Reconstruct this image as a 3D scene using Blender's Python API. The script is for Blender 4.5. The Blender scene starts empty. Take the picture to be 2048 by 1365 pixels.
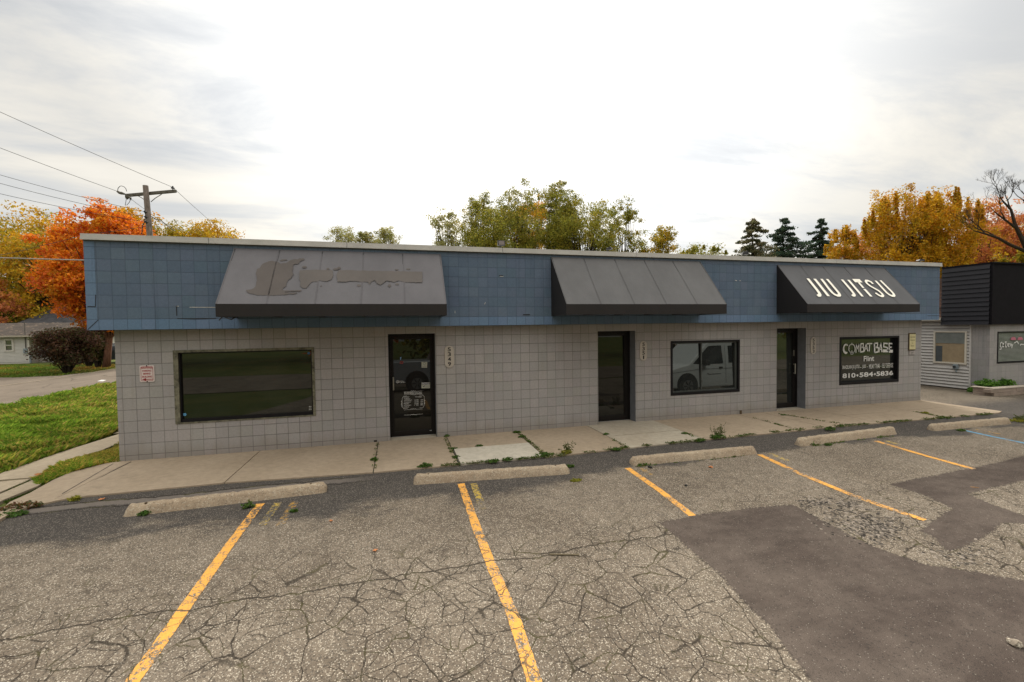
import bpy, bmesh, math, random
import numpy as np
from mathutils import Vector, Matrix
rnd = random.Random(7)
nr = np.random.RandomState(11)
scene = bpy.context.scene
COL = scene.collection

# ------------------------------------------------------------------ camera
F, YAW, PITCH, ROLL = 865.76, 0.256937, -0.0323746, -0.0133949
CAM = np.array([4.9321, -9.1130, 2.2858])
def _rot():
    cy, sy = math.cos(YAW), math.sin(YAW)
    f = np.array([sy*math.cos(PITCH), cy*math.cos(PITCH), math.sin(PITCH)])
    r = np.array([cy, -sy, 0.0]); u = np.cross(r, f)
    return r*math.cos(ROLL)+u*math.sin(ROLL), -r*math.sin(ROLL)+u*math.cos(ROLL), f
CR, CU, CF = _rot()
cd = bpy.data.cameras.new('camera'); cam = bpy.data.objects.new('camera', cd); COL.objects.link(cam)
M = Matrix.Identity(4)
for i in range(3):
    M[i][0] = CR[i]; M[i][1] = CU[i]; M[i][2] = -CF[i]; M[i][3] = CAM[i]
cam.matrix_world = M
cd.sensor_width = 36; cd.lens = 36*F/2048; cd.clip_end = 2000; cd.clip_start = 0.05
scene.camera = cam

# survey helpers: a sight line from the camera, cut with a plane of the place
def ray(px, py): return CF + CR*((px-1024)/F) - CU*((py-682.5)/F)
def on(px, py, axis, val):
    d = ray(px, py); t = (val-CAM[axis])/d[axis]; return CAM+t*d
def at(px, py, D): return CAM + D*ray(px, py)
SL = 0.035
def gz(Y):  # height of the paved ground
    if Y > -1.9: return -0.02
    return -0.02+SL*(max(Y, -13)+1.9)
def gnd(px, py, dz=0):  # point on the sloping lot
    d = ray(px, py); n = np.array([0, -SL, 1.0])
    t = (-0.02+SL*1.9+dz-(CAM@n))/(d@n); p = CAM+t*d
    if p[1] > -1.9: p = on(px, py, 2, -0.02+dz)
    return p
def flat(px, py, z=0.0): return on(px, py, 2, z)

# ------------------------------------------------------------------ mesh helpers
def tag(o, label=None, cat=None, group=None, kind=None):
    if label: o['label'] = label
    if cat: o['category'] = cat
    if group: o['group'] = group
    if kind: o['kind'] = kind
    return o
def empty(name, loc, label, cat, group=None):
    o = bpy.data.objects.new(name, None); COL.objects.link(o); o.location = loc
    o.empty_display_size = .2
    tag(o, label, cat, group); o['_loc'] = 1
    return o
class MB:
    def __init__(s): s.v = []; s.f = []; s.m = []
    def add(s, vs, fs, m=0):
        b = len(s.v); s.v += [tuple(float(c) for c in v) for v in vs]
        s.f += [tuple(b+i for i in f) for f in fs]; s.m += [m]*len(fs); return s
    def quad(s, a, b, c, d, m=0): return s.add([a, b, c, d], [(0, 1, 2, 3)], m)
    def box(s, x0, x1, y0, y1, z0, z1, m=0):
        v = [(x, y, z) for z in (z0, z1) for y in (y0, y1) for x in (x0, x1)]
        return s.add(v, [(0, 2, 3, 1), (4, 5, 7, 6), (0, 1, 5, 4), (2, 6, 7, 3), (0, 4, 6, 2), (1, 3, 7, 5)], m)
    def tube(s, pts, rad, n=8, m=0, cap=True):
        pts = [Vector(p) for p in pts]
        if not hasattr(rad, '__len__'): rad = [rad]*len(pts)
        b = len(s.v); up = None
        for i, p in enumerate(pts):
            t = (pts[min(i+1, len(pts)-1)]-pts[max(i-1, 0)]).normalized()
            if up is None: up = Vector((0, 0, 1)) if abs(t.z) < .9 else Vector((1, 0, 0))
            a = t.cross(up).normalized(); c = a.cross(t).normalized()
            for k in range(n):
                th = 2*math.pi*k/n; q = p+(a*math.cos(th)+c*math.sin(th))*rad[i]
                s.v.append(tuple(q))
        for i in range(len(pts)-1):
            for k in range(n):
                s.f.append((b+i*n+k, b+i*n+(k+1) % n, b+(i+1)*n+(k+1) % n, b+(i+1)*n+k)); s.m.append(m)
        if cap:
            s.f.append(tuple(b+k for k in range(n))[::-1]); s.m.append(m)
            e = b+(len(pts)-1)*n; s.f.append(tuple(e+k for k in range(n))); s.m.append(m)
        return s
    def prism(s, poly, a, b, axis=1, m=0):
        """poly: 2-D outline in the two other axes, extruded from a to b along axis"""
        def P(q, t):
            r = list(q); r.insert(axis, t); return r
        n = len(poly); v = [P(q, a) for q in poly]+[P(q, b) for q in poly]
        fs = [tuple(range(n)), tuple(range(2*n-1, n-1, -1))]+[(i, i+n, (i+1) % n+n, (i+1) % n) for i in range(n)]
        return s.add(v, fs, m)
    def sheet(s, poly, zf, m=0):
        return s.add([(p[0], p[1], zf(p[0], p[1])) for p in poly], [tuple(range(len(poly)))], m)
    def build(s, name, mats, parent=None, smooth=False, bevel=0, fix=True):
        me = bpy.data.meshes.new(name); me.from_pydata(s.v, [], s.f)
        if not isinstance(mats, (list, tuple)): mats = [mats]
        for mm in mats: me.materials.append(mm)
        me.polygons.foreach_set('material_index', s.m)
        if fix:
            bm = bmesh.new(); bm.from_mesh(me); bmesh.ops.recalc_face_normals(bm, faces=bm.faces); bm.to_mesh(me); bm.free()
        if smooth: me.polygons.foreach_set('use_smooth', [True]*len(me.polygons))
        me.update()
        o = bpy.data.objects.new(name, me); COL.objects.link(o)
        if parent is not None:
            o.parent = parent
            w = parent; off = Vector((0, 0, 0))
            while w is not None: off += Vector(w.location); w = w.parent
            o.location = -off
        if bevel:
            md = o.modifiers.new('bevel', 'BEVEL'); md.width = bevel; md.segments = 2; md.limit_method = 'ANGLE'
        return o
def fast(name, V, Q, mat, parent=None, colors=None):
    V = np.asarray(V, dtype=np.float32); Q = np.asarray(Q, dtype=np.int32); k = Q.shape[1]
    me = bpy.data.meshes.new(name)
    me.vertices.add(len(V)); me.vertices.foreach_set('co', V.ravel())
    me.loops.add(Q.size); me.loops.foreach_set('vertex_index', Q.ravel())
    me.polygons.add(len(Q)); me.polygons.foreach_set('loop_start', np.arange(0, Q.size, k, dtype=np.int32))
    me.polygons.foreach_set('loop_total', np.full(len(Q), k, dtype=np.int32))
    me.update(calc_edges=True)
    me.materials.append(mat)
    if colors is not None:
        ca = me.color_attributes.new('Col', 'FLOAT_COLOR', 'POINT')
        ca.data.foreach_set('color', np.asarray(colors, dtype=np.float32).ravel())
    o = bpy.data.objects.new(name, me); COL.objects.link(o)
    if parent is not None:
        o.parent = parent; o.location = -Vector(parent.location)
    return o
def struct(o): o['kind'] = 'structure'; return o
_tc = {}
def text_geo(txt, bold=0.0):
    if (txt, bold) in _tc: return _tc[(txt, bold)]
    cu = bpy.data.curves.new('t', 'FONT'); cu.body = txt; cu.size = 1; cu.offset = bold; cu.resolution_u = 3
    o = bpy.data.objects.new('t', cu); COL.objects.link(o)
    dg = bpy.context.evaluated_depsgraph_get(); dg.update()
    me = bpy.data.meshes.new_from_object(o.evaluated_get(dg))
    v = np.array([p.co[:2] for p in me.vertices]); f = [tuple(p.vertices) for p in me.polygons]
    bpy.data.objects.remove(o); bpy.data.meshes.remove(me)
    mn, mx = v.min(0), v.max(0); v = (v-mn)/(mx-mn)
    _tc[(txt, bold)] = (v, f); return v, f
def text(mb, txt, O, ux, uz, bold=0.0, m=0):
    """letters filling the box from O along the vectors ux (reading) and uz (up)"""
    v, f = text_geo(txt, bold); O, ux, uz = map(np.array, (O, ux, uz))
    mb.add([O+ux*a+uz*b for a, b in v], f, m)
def ribbon(mb, pts, w, N, lift=0.0, m=0, cap=True):
    pts = [np.array(p, float) for p in pts]; N = np.array(N, float); L = []; R = []
    for i, p in enumerate(pts):
        t0 = pts[i]-pts[i-1] if i else pts[1]-pts[0]
        t1 = pts[i+1]-pts[i] if i < len(pts)-1 else t0
        t0 = t0/np.linalg.norm(t0); t1 = t1/np.linalg.norm(t1); t = t0+t1; t /= np.linalg.norm(t)
        k = 1/max(.55, float(t@t1)); s = np.cross(N, t); ww = w[i] if hasattr(w, '__len__') else w
        L.append(p+s*ww/2*k+N*lift); R.append(p-s*ww/2*k+N*lift)
    n = len(pts); mb.add(L+R, [(i, i+1, n+i+1, n+i) for i in range(n-1)], m)

# ------------------------------------------------------------------ materials
class NT:
    def __init__(s, name):
        s.m = bpy.data.materials.new(name); s.m.use_nodes = True; s.t = s.m.node_tree; s.t.nodes.clear()
        s.out = s.n('ShaderNodeOutputMaterial')
    def n(s, ty, **kw):
        x = s.t.nodes.new(ty)
        for k, v in kw.items():
            setattr(x, k, v)
        return x
    def l(s, a, b): s.t.links.new(a, b)
    def set(s, sock, v):
        if isinstance(v, bpy.types.NodeSocket): s.l(v, sock)
        elif isinstance(v, (tuple, list)) and len(v) == 3 and sock.type == 'RGBA': sock.default_value = (*v, 1)
        else: sock.default_value = v
    def math(s, op, a, b=0.0, c=0.0, clamp=False):
        x = s.n('ShaderNodeMath', operation=op, use_clamp=clamp)
        for i, v in enumerate((a, b, c)): s.set(x.inputs[i], v)
        return x.outputs[0]
    def mix(s, f, a, b, bt='MIX'):
        x = s.n('ShaderNodeMix', data_type='RGBA', blend_type=bt)
        s.set(x.inputs['Factor'], f); s.set(x.inputs['A'], a); s.set(x.inputs['B'], b); return x.outputs['Result']
    def ramp(s, v, lo, hi, a=0.0, b=1.0):
        x = s.n('ShaderNodeMapRange', interpolation_type='SMOOTHSTEP')
        s.set(x.inputs[0], v); s.set(x.inputs[1], lo); s.set(x.inputs[2], hi); s.set(x.inputs[3], a); s.set(x.inputs[4], b); return x.outputs[0]
    def pos(s): return s.n('ShaderNodeNewGeometry').outputs['Position']
    def sep(s, v):
        x = s.n('ShaderNodeSeparateXYZ'); s.l(v, x.inputs[0]); return x.outputs
    def comb(s, x, y, z):
        c = s.n('ShaderNodeCombineXYZ')
        for i, v in enumerate((x, y, z)): s.set(c.inputs[i], v)
        return c.outputs[0]
    def noise(s, vec, scale, detail=2, rough=.5, dist=0.0, col=False):
        x = s.n('ShaderNodeTexNoise'); s.set(x.inputs['Vector'], vec); x.inputs['Scale'].default_value = scale
        x.inputs['Detail'].default_value = detail; x.inputs['Roughness'].default_value = rough; x.inputs['Distortion'].default_value = dist
        return x.outputs['Color' if col else 'Fac']
    def vmul(s, v, k):
        x = s.n('ShaderNodeVectorMath', operation='MULTIPLY'); s.l(v, x.inputs[0]); x.inputs[1].default_value = k; return x.outputs[0]
    def vadd(s, a, b):
        x = s.n('ShaderNodeVectorMath', operation='ADD'); s.set(x.inputs[0], a); s.set(x.inputs[1], b); return x.outputs[0]
    def voro(s, vec, scale, feat='F1', out='Distance', rnd=1.0):
        x = s.n('ShaderNodeTexVoronoi', feature=feat); s.set(x.inputs['Vector'], vec); x.inputs['Scale'].default_value = scale
        x.inputs['Randomness'].default_value = rnd; return x.outputs[out]
    def bump(s, h, strength=.5, dist=.01):
        x = s.n('ShaderNodeBump'); s.l(h, x.inputs['Height']); x.inputs['Strength'].default_value = strength; x.inputs['Distance'].default_value = dist; return x.outputs[0]
    def bsdf(s, col, rough=.8, metal=0.0, spec=.5, normal=None):
        x = s.n('ShaderNodeBsdfPrincipled'); s.set(x.inputs['Base Color'], col); s.set(x.inputs['Roughness'], rough)
        x.inputs['Metallic'].default_value = metal; x.inputs['Specular IOR Level'].default_value = spec
        if normal is not None: s.l(normal, x.inputs['Normal'])
        return x.outputs[0]
    def done(s, sh): s.l(sh, s.out.inputs[0]); return s.m

def mat(name, col, rough=.7, metal=0.0, var=.12, scale=8.0, fine=60.0, bump=.15, spec=.4):
    s = NT(name); p = s.pos()
    a = s.noise(p, scale, 4, .6); b = s.noise(p, fine, 2, .6)
    f = s.math('ADD', s.math('MULTIPLY', a, .7), s.math('MULTIPLY', b, .3))
    k = s.ramp(f, .25, .75, 1-var*1.6, 1+var)
    c = s.mix(1.0, col, s.comb(k, k, k), 'MULTIPLY')
    return s.done(s.bsdf(c, rough, metal, spec, s.bump(b, bump, .003)))

def tile_mat(name, col, tint, grout, x0, z0, T=.2032, w=.0075, speck=.5, rough=.85, flip=None, gstr=.72, axis=0, dirt=None):
    s = NT(name); p = s.pos(); X, Y, Z = s.sep(p)
    U = X if axis == 0 else Y
    wob = s.noise(p, .9, 2)
    u = s.math('DIVIDE', s.math('SUBTRACT', U, x0), T); v = s.math('DIVIDE', s.math('SUBTRACT', Z, z0), T)
    fu, fv = s.math('FRACT', u), s.math('FRACT', v)
    du = s.math('SUBTRACT', .5, s.math('ABSOLUTE', s.math('SUBTRACT', fu, .5)))
    dv = s.math('SUBTRACT', .5, s.math('ABSOLUTE', s.math('SUBTRACT', fv, .5)))
    # every block has its own width of joint, some filled with paint
    cell = s.comb(s.math('FLOOR', u), s.math('FLOOR', v), 3.0)
    wn = s.n('ShaderNodeTexWhiteNoise', noise_dimensions='3D'); s.l(cell, wn.inputs['Vector'])
    row = s.n('ShaderNodeTexWhiteNoise', noise_dimensions='2D'); s.l(s.comb(s.math('ROUND', u), s.math('FLOOR', v), 0.0), row.inputs['Vector'])
    d = s.math('MULTIPLY', s.math('MINIMUM', du, dv), T)
    jv = s.ramp(s.math('MULTIPLY', du, T), w*.35, w*.85, 1.0, 0.0)
    jh = s.ramp(s.math('MULTIPLY', dv, T), w*.35, w*.9, 1.0, 0.0)
    fade = s.ramp(row.outputs['Value'], 0.0, .75, .60, 1.0)
    big = s.ramp(s.noise(p, .55, 3), .35, .65, .72, 1.0)
    j = s.math('MAXIMUM', s.math('MULTIPLY', jv, fade), jh)
    j = s.math('MULTIPLY', j, s.math('MULTIPLY', big, gstr))
    rv = wn.outputs['Value']; rc = wn.outputs['Color']
    fine = s.noise(s.vmul(p, (1, 1, 1)), 150, 3, .75)
    mid = s.noise(p, 26, 3, .7); lrg = s.noise(s.vmul(p, (1, 1, .6)), 1.1, 4, .6)
    c = s.mix(s.ramp(lrg, .3, .7), col, tint)
    k = s.ramp(rv, 0, 1, .955, 1.04)
    k = s.math('MULTIPLY', k, s.ramp(fine, .3, .7, 1-.22*speck, 1+.25*speck))
    k = s.math('MULTIPLY', k, s.ramp(mid, .3, .7, .94, 1.05))
    c = s.mix(1.0, c, s.comb(k, k, k), 'MULTIPLY')
    c = s.mix(.008, c, rc)
    if dirt is not None:  # splash dirt rising irregularly from the base
        dz = s.math('ADD', Z, s.math('MULTIPLY', s.noise(s.vmul(p, (1, 1, .25)), 3.5, 4, .7), -.55))
        c = s.mix(s.math('MULTIPLY', s.ramp(dz, -.28, .06, 1.0, 0.0), .55), c, dirt)
        st = s.ramp(s.noise(s.vmul(p, (7, 7, .35)), 1.3, 4, .65), .56, .72)
        c = s.mix(s.math('MULTIPLY', st, .22), c, dirt)
    else:
        st = s.ramp(s.noise(s.vmul(p, (5, 5, .3)), 1.5, 4, .65), .55, .72)
        c = s.mix(s.math('MULTIPLY', st, .2), c, (.03, .045, .07))
    c = s.mix(j, c, grout)
    h = s.math('SUBTRACT', s.math('MULTIPLY', fine, .35), s.math('MULTIPLY', jh, 1.0))
    h = s.math('SUBTRACT', h, jv)
    return s.done(s.bsdf(c, rough, 0, .25, s.bump(h, .55, .006)))

def asphalt(s, patch=False):
    """returns colour, height, crack mask"""
    p = s.pos(); X, Y, Z = s.sep(p)
    q = s.comb(X, Y, 0.0)
    lrg = s.noise(q, .7, 4, .6); md = s.noise(q, 5, 4, .65)
    stone = s.voro(q, 92, 'F1', 'Color'); sx = s.sep(stone)[0]; sy = s.sep(stone)[1]
    sd = s.voro(q, 92, 'F1', 'Distance')
    f2 = s.noise(q, 190, 2, .7)
    if patch:
        tw = s.noise(s.vmul(q, (.5, 1.6, 1)), 1.7, 5, .7); base = s.mix(s.ramp(s.math('ADD', s.math('MULTIPLY', lrg, .5), s.math('MULTIPLY', tw, .5)), .38, .62), (.066, .051, .043), (.104, .083, .069))
        k = s.ramp(md, .3, .7, .86, 1.12); base = s.mix(1.0, base, s.comb(k, k, k), 'MULTIPLY')
        k = s.ramp(f2, .3, .7, .66, 1.36); base = s.mix(1.0, base, s.comb(k, k, k), 'MULTIPLY')
        br = s.math('MULTIPLY', s.ramp(sx, .93, .97), s.ramp(sd, .2, .5, 1.0, 0.0))
        c = s.mix(s.math('MULTIPLY', br, .45), base, (.42, .38, .32))
        dk = s.ramp(sy, .9, .95); c = s.mix(s.math('MULTIPLY', dk, .5), c, (.03, .027, .025))
        h = s.math('MULTIPLY', f2, .6)
        return c, h, None
    base = s.mix(s.ramp(lrg, .35, .65), (.146, .122, .098), (.190, .162, .132))
    k = s.ramp(md, .3, .7, .84, 1.13); base = s.mix(1.0, base, s.comb(k, k, k), 'MULTIPLY')
    dk2 = s.ramp(s.math('ADD', X, s.math('MULTIPLY', md, 1.2)), 19.9, 21.2, 1.0, .74); base = s.mix(1.0, base, s.comb(dk2, s.math('MULTIPLY', dk2, .96), s.math('MULTIPLY', dk2, .9)), 'MULTIPLY')
    dirt_ = s.math('MULTIPLY', s.ramp(s.math('ADD', X, s.math('MULTIPLY', s.noise(q, 3.0, 4, .7), .9)), 22.7, 23.2), .7); base = s.mix(dirt_, base, (.055, .042, .028))
    # wheel-worn, coarser and paler towards the aisle; sealer left beside the wheel stops
    n1 = s.noise(s.vmul(q, (.55, 1.2, 1)), 2.2, 5, .72)
    n1b = s.noise(s.vmul(q, (.3, .6, 1)), 1.2, 2, .5)
    e = s.math('ADD', Y, s.math('ADD', s.math('MULTIPLY', s.math('SUBTRACT', n1, .5), 1.1), s.math('MULTIPLY', s.math('SUBTRACT', n1b, .5), 1.6)))
    edge = s.math('ADD', s.math('MULTIPLY', s.ramp(X, 5.5, 9.5), .38), -3.12)
    seal = s.ramp(s.math('SUBTRACT', e, edge), -.12, .16)
    lim = s.ramp(Y, -1.2, -.2, 1.0, 0.0); seal = s.math('MULTIPLY', seal, lim)
    pa = s.ramp(s.noise(q, 1.9, 5, .75), .58, .68); seal = s.math('MAXIMUM', s.math('MULTIPLY', seal, .85), s.math('MULTIPLY', pa, .22))
    bk = s.ramp(f2, .3, .7, .72, 1.3)
    base = s.mix(1.0, base, s.comb(bk, bk, bk), 'MULTIPLY')
    lightst = s.math('MULTIPLY', s.ramp(sx, .60, .78), s.ramp(sd, .2, .62, 1.0, 0.0))
    c = s.mix(s.math('MULTIPLY', lightst, .74), base, (.64, .57, .46))
    dk = s.math('MULTIPLY', s.ramp(sy, .72, .85), .62); c = s.mix(dk, c, (.055, .047, .040))
    c = s.mix(s.math('MULTIPLY', seal, s.math('SUBTRACT', .97, s.math('MULTIPLY', lightst, .42))), c, (.044, .041, .040))
    # alligator cracks
    w1 = s.noise(q, 1.4, 1, .5, col=True); w2 = s.noise(q, 9, 3, .6, col=True)
    qq = s.vadd(s.vadd(q, s.vmul(w1, (.30, .30, 0))), s.vmul(w2, (.055, .055, 0)))
    wv = s.ramp(s.noise(s.vadd(q, (3.3, 0, 0)), 5.0, 3, .7), .32, .68, .35, 1.35)
    d1 = s.math('DIVIDE', s.voro(qq, 2.5, 'DISTANCE_TO_EDGE'), wv); d2 = s.math('DIVIDE', s.voro(s.vadd(qq, (5.3, 1.7, 0.0)), 5.2, 'DISTANCE_TO_EDGE'), wv)
    m1 = s.math('MULTIPLY', s.ramp(s.noise(s.vadd(q, (9.1, 4.4, 0)), .8, 3, .6), .18, .36), s.ramp(s.noise(s.vadd(q, (1.7, 2.4, 0)), 2.6, 2, .5), .36, .50, .5, 1.0))
    near = s.ramp(Y, -4.9, -3.9, 1.0, .22)
    m2 = s.math('MULTIPLY', s.ramp(s.noise(s.vadd(q, (2.1, 7.4, 0)), .75, 3, .55), .34, .50), near)
    c1 = s.math('MULTIPLY', s.ramp(d1, .006, .023, 1.0, 0.0), s.math('MULTIPLY', m1, s.math('ADD', near, 0.0)))
    c2 = s.math('MULTIPLY', s.ramp(d2, .006, .026, .9, 0.0), m2)
    # long seam running parallel to the building
    bend = s.math('MULTIPLY', s.math('SUBTRACT', s.noise(s.comb(X, 0.0, 0.0), .9, 5, .7), .5), .42)
    c3 = s.ramp(s.math('ABSOLUTE', s.math('ADD', s.math('ADD', Y, 4.83), bend)), .004, .017, 1.0, 0.0)
    c3 = s.math('MULTIPLY', c3, s.ramp(X, 8.6, 9.3, 1.0, 0.0))
    b4 = s.math('MULTIPLY', s.math('SUBTRACT', s.noise(s.comb(X, 3.0, 0.0), 1.6, 6, .75), .5), .30)
    l4 = s.ramp(X, 3.9, 4.7, 1.0, 0.0)
    ya = s.math('ADD', s.math('ADD', Y, 2.02), b4); c4 = s.math('MULTIPLY', s.ramp(s.math('ABSOLUTE', ya), .008, .030, 1.0, 0.0), l4)
    c5 = s.math('MULTIPLY', s.ramp(s.math('ABSOLUTE', s.math('ADD', s.math('ADD', Y, 2.24), s.math('MULTIPLY', b4, 1.3))), .005, .020, 1.0, 0.0), l4)
    old = s.math('MULTIPLY', s.math('MULTIPLY', s.ramp(ya, -.20, -.14), s.ramp(ya, -.03, .03, 1.0, 0.0)), s.math('MULTIPLY', l4, .75)); c = s.mix(old, c, (.17, .145, .125))
    c3 = s.math('MAXIMUM', c3, s.math('MAXIMUM', c4, c5))
    cr = s.math('MULTIPLY', s.math('MAXIMUM', s.math('MAXIMUM', c1, c2), c3, clamp=True), .92)
    moss = s.mix(s.ramp(s.noise(q, 3.1, 2), .5, .62), (.022, .018, .014), (.050, .045, .016))
    c = s.mix(s.math('MULTIPLY', cr, .88), c, moss)
    h = s.math('ADD', s.math('MULTIPLY', f2, .4), s.math('MULTIPLY', s.ramp(sd, 0, .6, 1, 0), .5))
    h = s.math('SUBTRACT', h, s.math('MULTIPLY', cr, 3.0))
    return c, h, cr

def asphalt_mat(name, patch=False):
    s = NT(name); c, h, cr = asphalt(s, patch)
    if patch:   # thin ragged rim where the repair feathers into the old surface
        c0, h0, cr0 = asphalt(s, False); a = s.sep(s.n('ShaderNodeVertexColor', layer_name='Col').outputs['Color'])[0]
        nz = s.noise(s.pos(), 34, 4, .75); f = s.ramp(s.math('ADD', a, s.math('MULTIPLY', s.math('SUBTRACT', nz, .5), 1.5)), .42, .60)
        rim = s.math('MULTIPLY', s.ramp(s.math('ABSOLUTE', s.math('SUBTRACT', a, .5)), .0, .28, 1.0, 0.0), s.ramp(nz, .50, .60))
        c = s.mix(f, c0, c); c = s.mix(s.math('MULTIPLY', rim, .6), c, (.035, .030, .026)); h = s.math('ADD', s.math('MULTIPLY', f, .9), h)
    return s.done(s.bsdf(c, .95, 0, .1, s.bump(h, .5, .004)))
def paint_mat(name, col, wear=.5, amount=1.0):
    s = NT(name); c, h, cr = asphalt(s)
    q = s.pos()
    fl = s.noise(q, 60, 3, .75); big = s.noise(q, 2.4, 3, .6); fl2 = s.noise(s.vmul(q, (1, 1, 1)), 17, 4, .75)
    t = s.math('ADD', s.math('ADD', s.math('MULTIPLY', fl, .5), s.math('MULTIPLY', fl2, .5)), s.math('MULTIPLY', big, .35))
    hole = s.ramp(t, .80-wear*.22, .86-wear*.22)
    hole = s.math('MAXIMUM', hole, cr)
    if amount < 1: hole = s.math('MAXIMUM', hole, s.ramp(fl2, amount*.5+.12, amount*.5+.25))
    k = s.ramp(fl, .3, .7, .85, 1.08); pc = s.mix(1.0, col, s.comb(k, k, k), 'MULTIPLY')
    c = s.mix(hole, pc, c)
    return s.done(s.bsdf(c, .8, 0, .35, s.bump(h, .3, .004)))

def concrete_mat(name, a, b, agg=0.0, sp=0.5):
    s = NT(name); p = s.pos()
    l = s.noise(p, .8, 5, .65); m = s.noise(p, 9, 4, .7); f = s.noise(p, 130, 2, .7)
    c = s.mix(s.ramp(l, .3, .7), a, b)
    k = s.math('MULTIPLY', s.ramp(m, .3, .7, .88, 1.08), s.ramp(f, .3, .7, 1-.2*sp, 1+.2*sp))
    c = s.mix(1.0, c, s.comb(k, k, k), 'MULTIPLY')
    st = s.ramp(s.noise(s.vadd(p, (4, 2, 1)), 2.3, 5, .75), .58, .72); c = s.mix(s.math('MULTIPLY', st, .25), c, (.13, .10, .075))
    if agg:
        c = s.mix(s.math('MULTIPLY', s.ramp(s.noise(s.vmul(p, (1, 1, 2.5)), 6.5, 5, .8), .52, .66), .45), c, (.14, .10, .065))
        c = s.mix(s.math('MULTIPLY', s.ramp(s.noise(p, 3.1, 4, .8), .56, .68), .35), c, (.42, .37, .27)); cc = s.voro(p, 80, 'F1', 'Color'); cx = s.sep(cc)
        c = s.mix(s.math('MULTIPLY', s.ramp(cx[0], .8, .9), agg), c, (.55, .5, .4))
        c = s.mix(s.math('MULTIPLY', s.ramp(cx[1], .9, .95), agg), c, (.05, .04, .03))
    return s.done(s.bsdf(c, .9, 0, .25, s.bump(s.math('ADD', f, m), .35, .004)))

def leaf_mat(name, rough=.6, trans=.35):
    s = NT(name); a = s.n('ShaderNodeVertexColor', layer_name='Col').outputs['Color']
    d = s.bsdf(a, rough, 0, .25); t = s.n('ShaderNodeBsdfTranslucent'); s.l(a, t.inputs[0])
    mx = s.n('ShaderNodeMixShader'); mx.inputs[0].default_value = trans; s.l(d, mx.inputs[1]); s.l(t.outputs[0], mx.inputs[2])
    return s.done(mx.outputs[0])
def glass_mat(name, tint=(.010, .010, .009), ior=1.95, wob=.0):
    s = NT(name); p = s.pos()
    k = s.noise(p, 1.3, 3); c = s.mix(s.ramp(k, .4, .6), tint, tuple(t*1.8 for t in tint))
    d = s.bsdf(c, .9, 0, 0.0); g = s.n('ShaderNodeBsdfGlossy'); g.inputs['Roughness'].default_value = .012
    g.inputs['Color'].default_value = (.9, .95, .92, 1)
    n = s.bump(s.noise(p, 1.2, 1), .06, .01)
    s.l(n, g.inputs['Normal'])
    fr = s.n('ShaderNodeFresnel'); fr.inputs['IOR'].default_value = ior
    mx = s.n('ShaderNodeMixShader'); s.l(fr.outputs[0], mx.inputs[0]); s.l(d, mx.inputs[1]); s.l(g.outputs[0], mx.inputs[2])
    return s.done(mx.outputs[0])
def siding_mat(name, col, pitch=.115, dark=.35, axis=2):
    s = NT(name); p = s.pos(); Z = s.sep(p)[axis]
    f = s.math('FRACT', s.math('DIVIDE', Z, pitch))
    k = s.ramp(s.noise(p, 2, 4), .3, .7, .92, 1.05); c = s.mix(1.0, col, s.comb(k, k, k), 'MULTIPLY')
    return s.done(s.bsdf(c, .55, 0, .4, s.bump(f, .25, .008)))
def shingle_mat(name, a, b):
    s = NT(name); p = s.pos(); X, Y, Z = s.sep(p)
    bx = s.n('ShaderNodeTexBrick'); s.l(s.comb(X, s.math('MULTIPLY', Z, 1.6), 0.0), bx.inputs['Vector']); bx.inputs['Scale'].default_value = 3
    bx.inputs['Color1'].default_value = (*a, 1); bx.inputs['Color2'].default_value = (*b, 1); bx.inputs['Mortar'].default_value = (a[0]*.4, a[1]*.4, a[2]*.4, 1)
    bx.inputs['Mortar Size'].default_value = .02
    k = s.ramp(s.noise(p, 1.5, 5, .7), .3, .7, .7, 1.25); c = s.mix(1.0, bx.outputs['Color'], s.comb(k, k, k), 'MULTIPLY')
    return s.done(s.bsdf(c, .9, 0, .2, s.bump(s.noise(p, 60), .3, .004)))

mWall = tile_mat('painted_grey_block', (.290, .274, .262), (.320, .303, .290), (.075, .068, .062), 0.0, .09, dirt=(.22, .19, .155))
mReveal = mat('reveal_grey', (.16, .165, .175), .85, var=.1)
mFascia = tile_mat('blue_block', (.090, .128, .182), (.102, .138, .190), (.032, .046, .070), .05, 2.507, speck=1.0, gstr=.52)
mFasciaL = tile_mat('blue_block_edge', (.110, .172, .262), (.122, .184, .275), (.040, .060, .090), .05, 2.507, speck=.4, gstr=.7)
mCoping = mat('coping_metal', (.47, .455, .42), .45, .1, var=.1, scale=3, spec=.5)
mCopDark = mat('coping_underside', (.05, .05, .05), .7)
mRoof = mat('roof_membrane', (.12, .12, .12), .9)
mBronze = mat('dark_bronze_frame', (.010, .008, .007), .5, .1, var=.2, spec=.25)
mBlackF = mat('black_window_frame', (.008, .007, .008), .55, var=.2, spec=.2)
mOldTrim = mat('weathered_trim', (.15, .14, .095), .85, var=.55, scale=5, fine=30)
mGlass = glass_mat('dark_glass', (.008, .008, .007), 1.7)
mGlass2 = glass_mat('mirror_glass', (.012, .013, .012), 1.82)
mGlassD = glass_mat('door_glass', (.008, .007, .006), 1.5)
mSteel = mat('brushed_handle', (.42, .40, .34), .35, .8, var=.05)
mThresh = mat('threshold_alu', (.45, .44, .42), .4, .6)
mConc = concrete_mat('sidewalk_concrete', (.305, .238, .166), (.355, .280, .20))
mConcL = concrete_mat('new_concrete', (.42, .375, .30), (.47, .425, .345))
mConcM = concrete_mat('door_slab_concrete', (.36, .305, .23), (.41, .36, .28))
mPath = concrete_mat('path_concrete', (.29, .235, .165), (.34, .28, .20))
mStop = concrete_mat('wheel_stop_concrete', (.285, .215, .145), (.355, .28, .195), agg=.38, sp=.7)
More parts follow.
